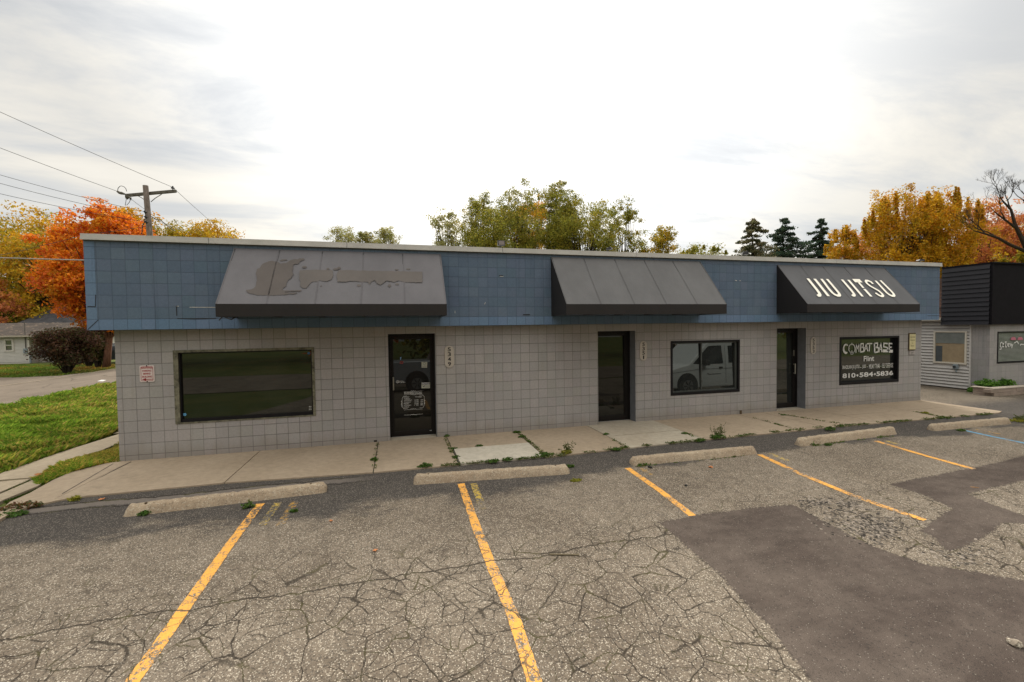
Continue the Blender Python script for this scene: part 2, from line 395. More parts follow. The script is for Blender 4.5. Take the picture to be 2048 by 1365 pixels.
mAsph = asphalt_mat('lot_asphalt'); mPatch = asphalt_mat('patch_asphalt', True)
mYel = paint_mat('yellow_paint', (.76, .365, .065), .56); mYelW = paint_mat('worn_yellow_paint', (.76, .365, .065), .56, 1.0); mYelOld = paint_mat('old_yellow_paint', (.48, .33, .05), .75, .72)
mYelFaint = paint_mat('faint_orange_paint', (.42, .23, .03), .8, .6)
mBlue = paint_mat('blue_paint', (.12, .33, .50), .3)
def grass_ground():
    s = NT('grass_ground'); p = s.pos()
    a = s.noise(p, .35, 4, .6); b = s.noise(p, 6, 4, .7); f = s.noise(s.vmul(p, (1, .5, 1)), 45, 3, .8)
    c = s.mix(s.ramp(a, .35, .65), (.070, .098, .024), (.12, .125, .036)); c = s.mix(s.math('MULTIPLY', s.ramp(b, .5, .7), .5), c, (.13, .10, .035))
    k = s.ramp(f, .3, .7, .6, 1.4); c = s.mix(1.0, c, s.comb(k, k, k), 'MULTIPLY')
    return s.done(s.bsdf(c, .95, 0, .1, s.bump(f, .6, .03)))
mGrassG = grass_ground()
def road_mat():
    s = NT('street_asphalt'); p = s.pos(); l = s.noise(s.vmul(p, (1, .25, 1)), .8, 5, .65); f = s.noise(p, 60, 3, .8)
    c = s.mix(s.ramp(l, .3, .7), (.145, .118, .092), (.195, .160, .126)); k = s.ramp(f, .3, .7, .8, 1.2)
    c = s.mix(1.0, c, s.comb(k, k, k), 'MULTIPLY')
    cr = s.ramp(s.voro(s.vadd(p, s.vmul(s.noise(p, 1.5, 3, col=True), (.8, .8, 0))), .5, 'DISTANCE_TO_EDGE'), .004, .02, .6, 0)
    c = s.mix(cr, c, (.05, .045, .035))
    return s.done(s.bsdf(c, .95, 0, .08))
mRoad = road_mat()
mLeaf = leaf_mat('foliage', .6, .48); mGrassB = leaf_mat('grass_blades', .7, .4)
def bark(name, col):
    s = NT(name); p = s.pos(); f = s.noise(s.vmul(p, (6, 6, 1)), 3, 4, .7); k = s.ramp(f, .3, .7, .6, 1.35)
    return s.done(s.bsdf(s.mix(1.0, col, s.comb(k, k, k), 'MULTIPLY'), .95, 0, .1, s.bump(f, .6, .02)))
mBark = bark('bark', (.045, .034, .026)); mBarkG = bark('grey_bark', (.11, .095, .085)); mBarkR = bark('red_brown_bark', (.17, .085, .055))
mPole = bark('pole_wood', (.20, .165, .145)); mArm = bark('crossarm_wood', (.125, .115, .095))
mBlackM = mat('black_metal', (.025, .025, .027), .5); mWire = mat('wire_rubber', (.03, .03, .03), .6); mWireL = mat('service_cable_sheath', (.30, .27, .24), .6)
def fabric(name, col, k=1.0):
    s = NT(name); p = s.pos(); w = s.noise(s.vmul(p, (1, 1, 1)), 220, 2, .6); l = s.noise(s.vmul(p, (1.2, 1, .5)), 1.4, 5, .65)
    a = s.ramp(l, .3, .7, .90, 1.08); b = s.ramp(w, .3, .7, .92, 1.08); g = s.math('MULTIPLY', a, b)
    return s.done(s.bsdf(s.mix(1.0, col, s.comb(g, g, g), 'MULTIPLY'), .8, 0, .3, s.bump(w, .2, .001)))
mAw1 = fabric('faded_awning_vinyl', (.118, .113, .120)); mAw2 = fabric('grey_awning_vinyl', (.112, .110, .111)); mAw3 = fabric('slate_awning_vinyl', (.098, .098, .103))
mAwSide = fabric('black_awning_vinyl', (.014, .013, .014)); mVal = fabric('dark_valance_vinyl', (.022, .019, .018)); mSeam1 = fabric('awning_seam', (.100, .094, .100))
mSeam2 = fabric('awning_seam_dark', (.086, .084, .084))
mResid = fabric('glue_residue', (.088, .075, .068)); mResidL = fabric('pale_residue', (.103, .090, .082))
mCream = mat('cream_letters', (.90, .86, .75), .6, var=.04); mWhiteV = mat('white_vinyl', (.62, .61, .58), .5, var=.05)
mPlaque = mat('plaque_ivory', (.42, .375, .32), .5, var=.06); mInk = mat('black_ink', (.015, .015, .015), .5)
mSignW = mat('sign_white', (.60, .52, .49), .4, var=.06); mSignR = mat('sign_red', (.33, .035, .045), .4, var=.1)
mSignY = mat('sign_yellow', (.56, .50, .27), .5, var=.1); mOlive = mat('sign_olive_print', (.20, .17, .08), .6)
mRust = mat('rusty_edge', (.10, .07, .04), .9, var=.4)
mHair = mat('dark_gap', (.02, .018, .016), .95); mPale = mat('pale_patch', (.45, .45, .43), .9, var=.2)

# ------------------------------------------------------------------ world + sun
w = bpy.data.worlds.new('World'); scene.world = w; w.use_nodes = True; nt = w.node_tree; nt.nodes.clear()
class WN(NT):
    def __init__(s, t): s.t = t
s = WN(nt)
SUN_AZ, SUN_EL = math.radians(17), math.radians(40)   # azimuth from +Y towards +X
sd = (math.sin(SUN_AZ)*math.cos(SUN_EL), math.cos(SUN_AZ)*math.cos(SUN_EL), math.sin(SUN_EL))
sky = s.n('ShaderNodeTexSky', sky_type='NISHITA'); sky.sun_disc = False; sky.sun_elevation = SUN_EL; sky.sun_rotation = SUN_AZ
g = s.n('ShaderNodeTexCoord').outputs['Generated']
dx, dy, dz = s.sep(g)
zz = s.math('ADD', s.math('MAXIMUM', dz, 0.0), .16)
cp = s.comb(s.math('DIVIDE', dx, zz), s.math('DIVIDE', dy, zz), 0.0)
n1 = s.noise(s.vmul(cp, (.8, 1.9, 1)), 1.0, 7, .6, .5); n2 = s.noise(s.vmul(s.vadd(cp, (3.1, 8.2, 0)), (.35, .5, 1)), 1.0, 4, .5)
dp = s.n('ShaderNodeVectorMath', operation='DOT_PRODUCT'); s.l(g, dp.inputs[0]); dp.inputs[1].default_value = sd
glow = s.ramp(dp.outputs['Value'], .70, .97)
cl = s.math('ADD', s.math('MULTIPLY', s.ramp(n1, .36, .64), .55), s.math('MULTIPLY', s.ramp(n2, .3, .7), .45))
v = s.math('ADD', s.math('MULTIPLY', cl, 2.3), 2.75)
v = s.math('ADD', v, s.math('MULTIPLY', glow, s.math('ADD', 2.2, s.math('MULTIPLY', cl, 2.6))))
bk_ = s.ramp(dp.outputs['Value'], -.45, .35, 1.0, 0.0)
v = s.math('ADD', v, s.math('MULTIPLY', bk_, s.ramp(dz, .05, .8, -1.6, 5.4)))
v = s.math('ADD', v, s.ramp(dz, .60, .86, 0.0, 7.5))
warm = s.mix(s.ramp(cl, .1, .8), (.965, .97, .955), (1.0, .955, .86))
cc = s.mix(1.0, warm, s.comb(v, v, v), 'MULTIPLY')
low = s.ramp(dz, .0, .22, .35, 0.0)
sk = s.mix(s.math('ADD', .90, s.math('MULTIPLY', cl, .1), clamp=True), sky.outputs[0], cc)
bg = s.n('ShaderNodeBackground'); s.l(sk, bg.inputs[0]); bg.inputs[1].default_value = .10
wo = s.n('ShaderNodeOutputWorld'); s.l(bg.outputs[0], wo.inputs[0])
sl = bpy.data.lights.new('sun', 'SUN'); sl.energy = 1.5; sl.angle = math.radians(22); sl.color = (1, .95, .86)
so = bpy.data.objects.new('sun', sl); COL.objects.link(so); so.rotation_euler = Vector(sd).to_track_quat('Z', 'Y').to_euler()
scene.view_settings.view_transform = 'Standard'; scene.view_settings.look = 'None'; scene.view_settings.exposure = 1.0; scene.view_settings.gamma = 1

# ------------------------------------------------------------------ ground, lot, walks, streets
def zg(X, Y): return gz(Y)
def strip(name, xs, ys, dz, m):   # sheet following the fall of the lot
    mb = MB(); ys = sorted(ys)
    for i in range(len(ys)-1):
        mb.quad((xs[0], ys[i], gz(ys[i])+dz), (xs[1], ys[i], gz(ys[i])+dz), (xs[1], ys[i+1], gz(ys[i+1])+dz), (xs[0], ys[i+1], gz(ys[i+1])+dz))
    return struct(mb.build(name, m))
strip('ground', (-600, 600), (-600, -13, -1.9, 900), -.03, mGrassG)
def lot():
    mb = MB()
    Lp = [(-.55, -2.05), (.0, -2.55), (.15, -3.5), (.8, -5.8), (1.5, -8.7), (1.6, -12.6)]
    R = 34
    pts = [(-.55, -1.86)]+Lp
    for a, b in zip(pts[:-1], pts[1:]):
        mb.quad((a[0], a[1], gz(a[1])), (R, a[1], gz(a[1])), (R, b[1], gz(b[1])), (b[0], b[1], gz(b[1])))
    mb.quad((.12, -1.86, gz(0)), (R, -1.86, gz(0)), (R, 0, gz(0)), (.12, 0, gz(0)))
    mb.quad((19.6, 0, gz(0)), (R, 0, gz(0)), (R, 40, gz(0)), (19.6, 40, gz(0)))
    bm = mb.build('asphalt_lot', mAsph); return struct(bm)
lot()
strip('street', (-60, 90), (-21.5, -13.2), -.004, mRoad)
e = [flat(0, 815, -.02), flat(100, 795, -.02), flat(230, 765, -.02)]
f = [flat(0, 772, -.02), flat(60, 764, -.02), flat(120, 755, -.02), flat(187, 745, -.02), flat(229, 738.5, -.02)]
mb = MB(); NE = [(-6.9, -13.2), (-7.0, -1.9)]+[(p[0], p[1]) for p in e]+[(-8.2, 40), (-9, 120)]
FE = [(-14.2, -13.2), (-13.9, -1.9), (f[0][0], f[0][1])]+[(p[0], p[1]) for p in f[1:]]+[(-14.5, 120)]
poly = NE+FE[::-1]
ys = [-13.2, -1.9, e[0][1], e[1][1], e[2][1], f[0][1], f[1][1], f[2][1], f[3][1], f[4][1], 40, 120]; ys = sorted(set(round(float(y), 3) for y in ys))
def interp(P, y):
    for a, b in zip(P[:-1], P[1:]):
        if a[1]-1e-6 <= y <= b[1]+1e-6: return a[0]+(b[0]-a[0])*(y-a[1])/(b[1]-a[1])
    return P[-1][0]
for a, b in zip(ys[:-1], ys[1:]):
    mb.quad((interp(FE, a), a, gz(a)), (interp(NE, a), a, gz(a)), (interp(NE, b), b, gz(b)), (interp(FE, b), b, gz(b)))
struct(mb.build('side_street', mRoad))
# pale apron of the drive on the far side, kerb line, paint mark
mb = MB(); mb.sheet([flat(-200, 790, -.012)[:2], flat(-200, 757, -.012)[:2], flat(30, 755.5, -.012)[:2], flat(120, 752, -.012)[:2], flat(185, 744, -.012)[:2], flat(120, 755.5, -.012)[:2], flat(0, 773, -.012)[:2]], lambda x, y: -.012)
struct(mb.build('driveway', mRoad))
mb = MB(); ribbon(mb, [flat(x, y, -.006) for x, y in [(-60, 781), (0, 772.5), (60, 764.5), (120, 755.5), (187, 745), (205, 741.5), (229, 738)]], .10, (0, 0, 1)); struct(mb.build('kerb', mPath))
mb = MB(); mb.sheet([flat(*q, -.014)[:2] for q in [(194, 763), (203, 760), (213, 760.5), (206, 763)]], lambda x, y: -.014); struct(mb.build('road_marking', mWhiteV))

SWJ = [0.30, 2.35, 4.50, 5.87, 7.38, 9.08, 10.80, 13.20, 13.95, 15.5, 17.6, 19.3]
mb = MB(); gp = .008
SWE = [-1.80, -1.76, -1.93, -1.95, -1.98, -1.90, -1.83, -1.80, -1.76, -1.80, -1.84, -1.86]
def slab(x0, x1, y0a, y0b, y1, m=0, z=0.0, g=gp):
    mb.add([(x0+g, y0a, z), (x1-g, y0b, z), (x1-g, y1, z), (x0+g, y1, z), (x0+g, y0a, -.12), (x1-g, y0b, -.12), (x1-g, y1, -.12), (x0+g, y1, -.12)],
           [(0, 1, 2, 3), (0, 4, 5, 1), (1, 5, 6, 2), (2, 6, 7, 3), (3, 7, 4, 0)], m)
for i in range(len(SWJ)-1):
    x0, x1 = SWJ[i], SWJ[i+1]
    if i == 3: slab(x0, x1, -1.02, -1.06, 0, 0); slab(x0+.02, x1-.02, SWE[3]+.0, SWE[4]+.03, -1.05, 1, .018)
    elif i == 5: slab(x0, x1, -1.02, -1.02, 0, 2, .006); slab(x0, x1, SWE[i], SWE[i+1], -1.03, 2, .0)
    elif i in (6,): slab(x0, x1, SWE[i], SWE[i+1], 0, 0)
    elif i > 6: slab(x0, x1, -.93, -.95, 0, 0); slab(x0, x1, SWE[i], SWE[i+1], -.95, 0, -.001)
    else: slab(x0, x1, SWE[i], SWE[i+1], 0, 0)
slab(19.3, 19.62, -1.86, -1.75, 0, 0)
# fan-shaped end towards the side street
P0 = [flat(240, 921), flat(190, 932), flat(140, 945), flat(105, 961), flat(60, 986), flat(20, 1004), flat(0, 1022), flat(-60, 1055)]
P1 = [flat(-60, 1075), flat(15, 1030), flat(60, 1013), flat(120, 1000), flat(190, 990), flat(250, 985)]
poly = [(p[0], p[1]) for p in P0[::-1]]+[(.30, -.0), (.30, -1.80)]+[(p[0], p[1]) for p in P1[::-1][1:]]
mb.prism([(a, b) for a, b in poly][::-1], -.12, 0.0, axis=2)
struct(mb.build('sidewalk', [mConc, mConcL, mConcM]))
# joint lines and the crack in the corner slab
mb = MB()
ribbon(mb, [flat(226, 928, .003), flat(124, 988, .003)], .012, (0, 0, 1))
ribbon(mb, [flat(262, 924, .003), flat(244, 933, .003), flat(222, 944, .003), flat(205, 953, .003), flat(190, 960, .003)], [.018, .02, .014, .01, .004], (0, 0, 1))
ribbon(mb, [(14.6, -.28, .003), (15.1, -.31, .003), (15.5, -.29, .003)], .006, (0, 0, 1))
struct(mb.build('slab_joints', mHair))
mb = MB()
def pth(l, z=0.0): return [tuple(flat(x, y, z)[:2]) for x, y in l]
mb.prism(pth([(0, 960), (62, 955), (80, 951), (237, 886.5), (300, 850), (310, 842), (235, 869), (120, 905), (0, 947), (-200, 1010), (-200, 1030)])[::-1], -.1, -.002, axis=2)
mb.prism(pth([(-200, 1035), (0, 963), (60, 957.5), (52, 962), (0, 984), (-120, 1040), (-200, 1080)]), -.1, -.004, axis=2)
mb.prism(pth([(-120, 1048), (0, 988), (62, 961), (110, 950), (75, 972), (10, 998), (-80, 1042)]), -.1, -.004, axis=2)
struct(mb.build('path', mPath))
# sidewalk of the path running on beside the building
strip('path_strip', (-1.36, -.76), (2.6, 45), .016, mPath)

# asphalt repairs
def jag(pts, amp, step=.09, seed=1, z=.004):
    r = random.Random(seed); out = []
    for i in range(len(pts)):
        a = np.array(pts[i]); b = np.array(pts[(i+1) % len(pts)]); L = np.linalg.norm(b-a); n = max(1, int(L/step)); t = (b-a)/L; nn = np.array([-t[1], t[0]]); off = 0
        for k in range(n):
            off = .6*off+r.uniform(-amp, amp)*(1 if k else .3); q = a+(b-a)*k/n+nn*off; out.append((q[0], q[1]))
    return out
def G2(l): return [tuple(gnd(x, y)[:2]) for x, y in l]
from mathutils.geometry import tessellate_polygon
def patch(name, l, seed, m=mPatch, amp=.010, dz=.004):
    pts = jag(G2(l), amp, .16, seed); n = len(pts); P = np.array(pts); ar = sum(P[i][0]*P[(i+1) % n][1]-P[(i+1) % n][0]*P[i][1] for i in range(n)); sg = 1 if ar > 0 else -1
    O = []; I = []
    for i in range(n):
        t = P[(i+2) % n]-P[i-2]; t = t/np.linalg.norm(t); nn = np.array([t[1], -t[0]])*sg; O.append(P[i]+nn*.065); I.append(P[i]-nn*.065)
    tri = tessellate_polygon([[Vector((a, b, 0)) for a, b in I]])
    V = [(a, b, gz(b)+dz) for a, b in I]+[(a, b, gz(b)+dz-.001) for a, b in O]
    mb = MB(); mb.add(V, [tuple(t) for t in tri]+[(i, (i+1) % n, n+(i+1) % n, n+i) for i in range(n)]); o = struct(mb.build(name, m))
    ca = o.data.color_attributes.new('Col', 'FLOAT_COLOR', 'POINT')
    for i, d in enumerate(ca.data): d.color = (1, 1, 1, 1) if i < n else (0, 0, 0, 1)
    return o
patch('asphalt_patch', [(1318, 1046), (1400, 1030), (1500, 1017), (1585, 1010), (1640, 1040), (1700, 1072), (1770, 1103), (1850, 1130), (1920, 1140), (2060, 1165), (2250, 1210), (2400, 1500), (1760, 1500), (1625, 1365), (1540, 1255), (1440, 1150), (1370, 1090)], 3)
patch('asphalt_patch', [(1780, 970), (1880, 950), (2000, 925), (2120, 893), (2200, 915), (2048, 962), (1935, 989), (1990, 1012), (2048, 1032), (2100, 1050), (2040, 1048), (2005, 1047), (1992, 1062), (1940, 1090), (1900, 1105), (1870, 1078), (1840, 1062), (1870, 1040), (1905, 1018), (1850, 992)], 5)
# parking lines
lr = random.Random(2)
def line(l, wid, m, name='parking_line'):
    P = [gnd(x, y, .008) for x, y in l]; mb = MB(); Q = []
    for a, b in zip(P[:-1], P[1:]):
        n = 26
        for k in range(n): Q.append(a+(b-a)*k/n)
    Q.append(P[-1]); ribbon(mb, [np.array([q[0], q[1], gz(q[1])+.004]) for q in Q], [wid*(1+lr.uniform(-.07, .05)) for _ in Q], (0, 0, 1)); return struct(mb.build(name, m))
line([(521, 1007), (460, 1088), (375, 1207), (308, 1303), (200, 1450)], .105, mYel)
line([(922, 967), (957, 1065), (985, 1135), (1028, 1235), (1070, 1365), (1100, 1450)], .105, mYel)
line([(1255, 936), (1320, 981), (1385, 1031)], .10, mYel)
line([(1519, 909), (1600, 947), (1690, 984)], .10, mYel); line([(1690, 984), (1762, 1011), (1850, 1040)], .10, mYelW)
line([(1752, 882), (1850, 911), (1948, 938)], .10, mYel)
line([(1930, 861), (1985, 873), (2048, 886), (2200, 917)], .085, mBlue)
line([(556, 1005), (524, 1050)], .10, mYelOld, 'old_parking_line'); line([(590, 1003), (560, 1050)], .10, mYelFaint, 'old_parking_line')
line([(947, 967), (960, 1000), (966, 1018)], .10, mYelOld, 'old_parking_line'); line([(1284, 936), (1302, 950)], .09, mYelFaint, 'old_parking_line')
line([(1540, 907), (1575, 921)], .09, mYelOld, 'old_parking_line'); line([(1772, 882), (1800, 889)], .08, mYelOld, 'old_parking_line')
line([(1950, 858), (2000, 868)], .06, mYelFaint, 'old_parking_line')

# ------------------------------------------------------------------ storefront building
XL, XR, ZW = .120, 19.600, 2.327
bld = empty('storefront_building', (XL, 0, 0), 'long low grey block storefront with a blue tiled fascia and white roof edge', 'building')
D = .32
doors = [(4.728, 5.675, 2.175), (9.365, 10.330, 2.160), (14.437, 15.388, 2.155)]
wins = [(1.022, 3.334, .613, 1.927), (11.281, 13.273, .574, 1.890), (16.541, 18.718, .582, 1.888)]
mb = MB()
xs = sorted([XL, XR]+[v for d in doors for v in d[:2]]+[v for q in wins for v in q[:2]])
def opening(x):
    for d in doors:
        if d[0] < x < d[1]: return [(-.1, d[2])]
    for q in wins:
        if q[0] < x < q[1]: return [(q[2], q[3])]
    return []
for a, b in zip(xs[:-1], xs[1:]):
    z = -.15
    for o0, o1 in opening((a+b)/2)+[(ZW+.05, None)]:
        if o0 > z: mb.quad((a, 0, z), (b, 0, z), (b, 0, o0), (a, 0, o0))
        if o1: z = o1
BD = 13.0
mb.quad((XL, 0, -.15), (XL, BD, -.15), (XL, BD, ZW+.05), (XL, 0, ZW+.05)); mb.quad((XR, 0, -.15), (XR, BD, -.15), (XR, BD, ZW+.05), (XR, 0, ZW+.05))
mb.quad((XL, BD, -.15), (XR, BD, -.15), (XR, BD, ZW+.05), (XL, BD, ZW+.05))
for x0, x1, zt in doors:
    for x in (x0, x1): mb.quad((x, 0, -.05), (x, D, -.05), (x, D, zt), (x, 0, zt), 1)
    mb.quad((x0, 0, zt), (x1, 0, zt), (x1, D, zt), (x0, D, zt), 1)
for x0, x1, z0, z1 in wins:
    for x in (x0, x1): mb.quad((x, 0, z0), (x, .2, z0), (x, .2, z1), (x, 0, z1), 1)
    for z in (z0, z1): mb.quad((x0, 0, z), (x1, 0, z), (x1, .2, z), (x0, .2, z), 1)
mb.build('wall', [mWall, mReveal], bld, fix=False)
FL, FR, FY, FT = -.118, 19.858, -.26, 3.850
mb = MB()
mb.box(FL, FR, FY, BD+.2, ZW, FT)
fa = mb.build('fascia', mFascia, bld)
mb = MB()
mb.quad((FL, FY-.003, ZW), (FR, FY-.003, ZW), (FR, FY-.003, 2.507), (FL, FY-.003, 2.507))
mb.quad((FL, FY-.003, 2.507), (.03, FY-.003, 2.507), (.03, FY-.003, FT), (FL, FY-.003, FT))
mb.build('lighter_border', mFasciaL, fa, fix=False)
N = (0, -1, 0)
def frib(pts, w, nm, m):
    q = MB(); ribbon(q, pts, w, N); q.build(nm, m, fa, fix=False)
frib([(FL+.01, FY-.006, ZW+.01), (.045, FY-.006, 2.50)], .010, 'open_joint', mHair)
F_ = lambda x, y: on(x, y, 1, FY-.006)
frib([F_(353, 612), F_(353.5, 632)], .012, 'open_joint', mHair); frib([F_(354, 637.5), F_(390, 638.2), F_(432, 637.6)], [.008, .02, .012], 'open_joint', mHair)
frib([F_(1046, 630), F_(1060, 629.8)], .02, 'open_joint', mHair); frib([F_(998, 551.5), F_(1006, 551.8)], .014, 'open_joint', mHair)
frib([F_(175, 613.5), F_(191, 614)], .014, 'open_joint', mHair); frib([F_(191, 590), F_(191, 613)], .010, 'open_joint', mHair)
frib([F_(1855, 632), F_(1880, 632)], .012, 'open_joint', mHair)
frib([F_(379, 615), F_(432, 615.2)], .012, 'chipped_mortar', mPale); frib([F_(352, 613), F_(358, 613)], .01, 'chipped_mortar', mPale); frib([F_(1000, 553.2), F_(1007, 553.6)], .012, 'chipped_mortar', mPale)
frib([F_(971, 605), F_(969, 609)], .012, 'chipped_mortar', mPale); frib([F_(910, 622), F_(910, 627)], .012, 'chipped_mortar', mPale); frib([F_(1470, 561), F_(1474, 562)], .016, 'chipped_mortar', mPale); frib([F_(1479, 562), F_(1482, 562)], .016, 'chipped_mortar', mPale)
# coping in lengths with fine seams
cop = [FL-.02]+[float(on(x, 480, 1, FY)[0]) for x in (419, 694, 1004, 1270, 1670)]+[FR+.02]
mb = MB(); z1 = 3.935
for a, b in zip(cop[:-1], cop[1:]):
    mb.box(a+.004, b-.004, FY-.045, BD+.25, FT-.006, z1)
    mb.box(a+.004, b-.004, FY-.055, FY-.045, FT-.016, FT+.012)
mb.build('coping', mCoping, bld)
mb = MB(); mb.box(FL-.01, FR+.01, FY-.04, BD+.2, z1-.02, z1-.004); mb.box(FL, FR, FY-.012, FY-.001, FT-.03, FT-.007); mb.build('roof', [mRoof], bld)

def frame(mb, x0, x1, z0, z1, y0, y1, wl, wr, wt, wb, m=0):
    mb.box(x0, x0+wl, y0, y1, z0, z1, m); mb.box(x1-wr, x1, y0, y1, z0, z1, m)
    mb.box(x0+wl, x1-wr, y0, y1, z1-wt, z1, m); mb.box(x0+wl, x1-wr, y0, y1, z0, z0+wb, m)
def pane(parent, x0, x1, z0, z1, y, m, tilt=0.0, name='glass'):
    mb = MB(); t = tilt*(z1-z0); mb.add([(x0, y+.0, z0), (x1, y, z0), (x1, y+t, z1), (x0, y+t, z1)], [(0, 1, 2, 3)])
    return mb.build(name, m, parent, fix=False)
def deep(o, parent):   # keep a grandchild where it was modelled
    return o
# doors
dn = ['dark glass door with printed business hours and notices', 'dark glass door with plain glazing', 'dark glass door with a long pull handle']
for i, (x0, x1, zt) in enumerate(doors):
    yb = D-.05
    mb = MB(); frame(mb, x0+.002, x1-.002, .012, zt-.002, yb-.02, yb+.06, .035, .035, .045, .012)
    fr = mb.build('door', mBronze, bld); tag(fr, dn[i])
    mb = MB(); lw = (.055, .055) if i == 0 else (.055, .10)
    frame(mb, x0+.04, x1-.04, .026, zt-.05, yb-.008, yb+.035, lw[0], lw[1], .07, .11 if i else .09)
    mb.build('door_leaf', mBronze, fr, bevel=.004)
    pane(fr, x0+.09, x1-.09, .10, zt-.11, yb+.012, [mGlassD, mGlassD, mGlass2][i], name='pane', tilt=.012)
    mb = MB(); mb.box(x0+.03, x1-.03, yb-.035, yb+.03, .0, .011); mb.build('threshold', mThresh, fr)
    mb = MB()
    if i == 0:
        mb.tube([(x0+.085, yb-.06, 1.0), (x0+.085, yb-.06, 1.27)], .016, 8); mb.box(x0+.07, x0+.10, yb-.055, yb-.008, 1.0, 1.02); mb.box(x0+.07, x0+.10, yb-.055, yb-.008, 1.25, 1.27)
    elif i == 1:
        mb.box(x0+.002, x0+.05, yb-.03, yb-.02, 1.50, 1.56)
    else:
        xh = x1-.12
        mb.tube([(xh, yb-.06, .92), (xh, yb-.06, 1.20)], .016, 8); mb.box(xh-.015, xh+.015, yb-.055, yb-.008, .93, .95); mb.box(xh-.015, xh+.015, yb-.055, yb-.008, 1.17, 1.19)
        MB().box(xh-.014, xh+.014, yb-.02, yb-.008, 1.40, 1.56).build('lock_plate', mSteel, fr)
    mb.build('handle', mSteel, fr)
    mb = MB(); mb.box(x0+.001, x1-.001, 0.0, D-.06, -.06, .004); mb.build('door_step', mConcM, fr)
    if i == 0: door1 = fr
# writing on the first door
mb = MB(); yd = D-.05-.012
Dp = lambda x, y: on(740+x/5.055, 630+y/5.055, 1, yd)
def dtext(t, xa, xb, yt, yb_, bold=.0):
    a = Dp(xa, yb_); b = Dp(xb, yb_); c = Dp(xa, yt); text(mb, t, a, b-a, c-a, bold)
dtext('BUSINESS HOURS', 347, 525, 783, 799, .01)
for t, y in (('MONDAY', 826), ('TUESDAY', 843), ('WEDNESDAY', 858), ('THURSDAY', 877), ('FRIDAY', 893), ('SATURDAY', 909), ('SUNDAY', 927)):
    dtext(t, 342, 342+9.2*len(t), y, y+11)
dtext('CLOSED', 458, 525, 824, 835)
for y in (857, 875, 892): dtext('12 PM', 450, 490, y, y+11); dtext('PM', 513, 537, y-1, y+10)
dtext('1  PM', 450, 490, 908, 919); dtext('PM', 513, 537, 906, 917)
def dl(pts, w=.004): ribbon(mb, [Dp(*p) for p in pts], w, (0, -1, 0))
dl([(342, 780), (405, 778)]); dl([(470, 774), (530, 771)]); dl([(345, 808), (405, 806)]); dl([(470, 804), (530, 802)])
for yy in (773, 806, 953, 1010):
    dl([(408, yy+4), (418, yy-3), (428, yy+3), (437, yy-5), (446, yy+3), (456, yy-3), (468, yy+3)], .006)
dl([(375, 820), (340, 824), (325, 845), (325, 930), (340, 950), (380, 945)], .005); dl([(500, 812), (535, 812), (549, 830), (549, 915), (535, 940), (500, 942)], .005)
for xx, y0 in ((321, 868), (551, 845)):
    dl([(xx, y0), (xx-4, y0+10), (xx+4, y0+22), (xx-4, y0+34), (xx+3, y0+46), (xx, y0+58)], .008)
dl([(345, 962), (410, 958)]); dl([(465, 956), (530, 953)]); dl([(345, 1014), (410, 1012)]); dl([(465, 1006), (535, 1002)])
mb.build('lettering', mWhiteV, door1, fix=False); mb = MB()
c = [(278+13*math.cos(a), 677+13*math.sin(a)) for a in np.linspace(0, 2*math.pi, 13)]; dl(c, .006); dl([(284, 670), (275, 674), (275, 681), (284, 684)], .006)
dtext('OPEN', 294, 342, 668, 676); dtext('HOURS DAILY', 294, 355, 680, 688)
a = Dp(602, 1172); b = Dp(624, 1170); mb.quad(a, b, b+np.array([0, 0, .008]), a+np.array([0, 0, .008]))
mb.build('lettering', mWhiteV, door1, fix=False)
mStk = mat('sticker_white', (.42, .42, .34), .5)
for q in ([Dp(521, 477), Dp(579, 477), Dp(578, 535), Dp(522, 535)], [Dp(521, 684), Dp(606, 682), Dp(606, 743), Dp(522, 743)]): MB().quad(*q).build('notice_sticker', mStk, door1, fix=False)
yd -= .002
mb = MB(); c = [(549+12*math.cos(a), 494+12*math.sin(a)) for a in np.linspace(0, 2*math.pi, 13)]; dl(c, .006); dl([(528, 518), (572, 518)], .004); dl([(528, 525), (572, 525)], .003)
q = [Dp(525, 686), Dp(603, 685), Dp(603, 706), Dp(525, 707)]; mb.quad(*q); dl([(532, 716), (540, 728), (550, 722), (556, 714)], .012)
for y in (716, 722, 728, 734): dl([(562, y), (600, y)], .003)
mb.build('sticker_print', mat('sticker_navy', (.03, .04, .09), .5), door1, fix=False)
yd -= .002
mb = MB(); dtext('NOTICE', 528, 600, 688, 704, .02); mb.build('sticker_heading', mWhiteV, door1, fix=False)
yd += .004
mb = MB(); dtext('f', 303, 319, 426, 456, .02); mb.build('blue_decal', mat('decal_blue', (.18, .32, .55), .5), door1, fix=False)
mb = MB(); dl([(303, 478), (318, 474), (338, 478)], .02); dl([(300, 488), (320, 492), (336, 486)], .02); mb.build('red_decal', mat('decal_red', (.22, .03, .03), .5), door1, fix=False)

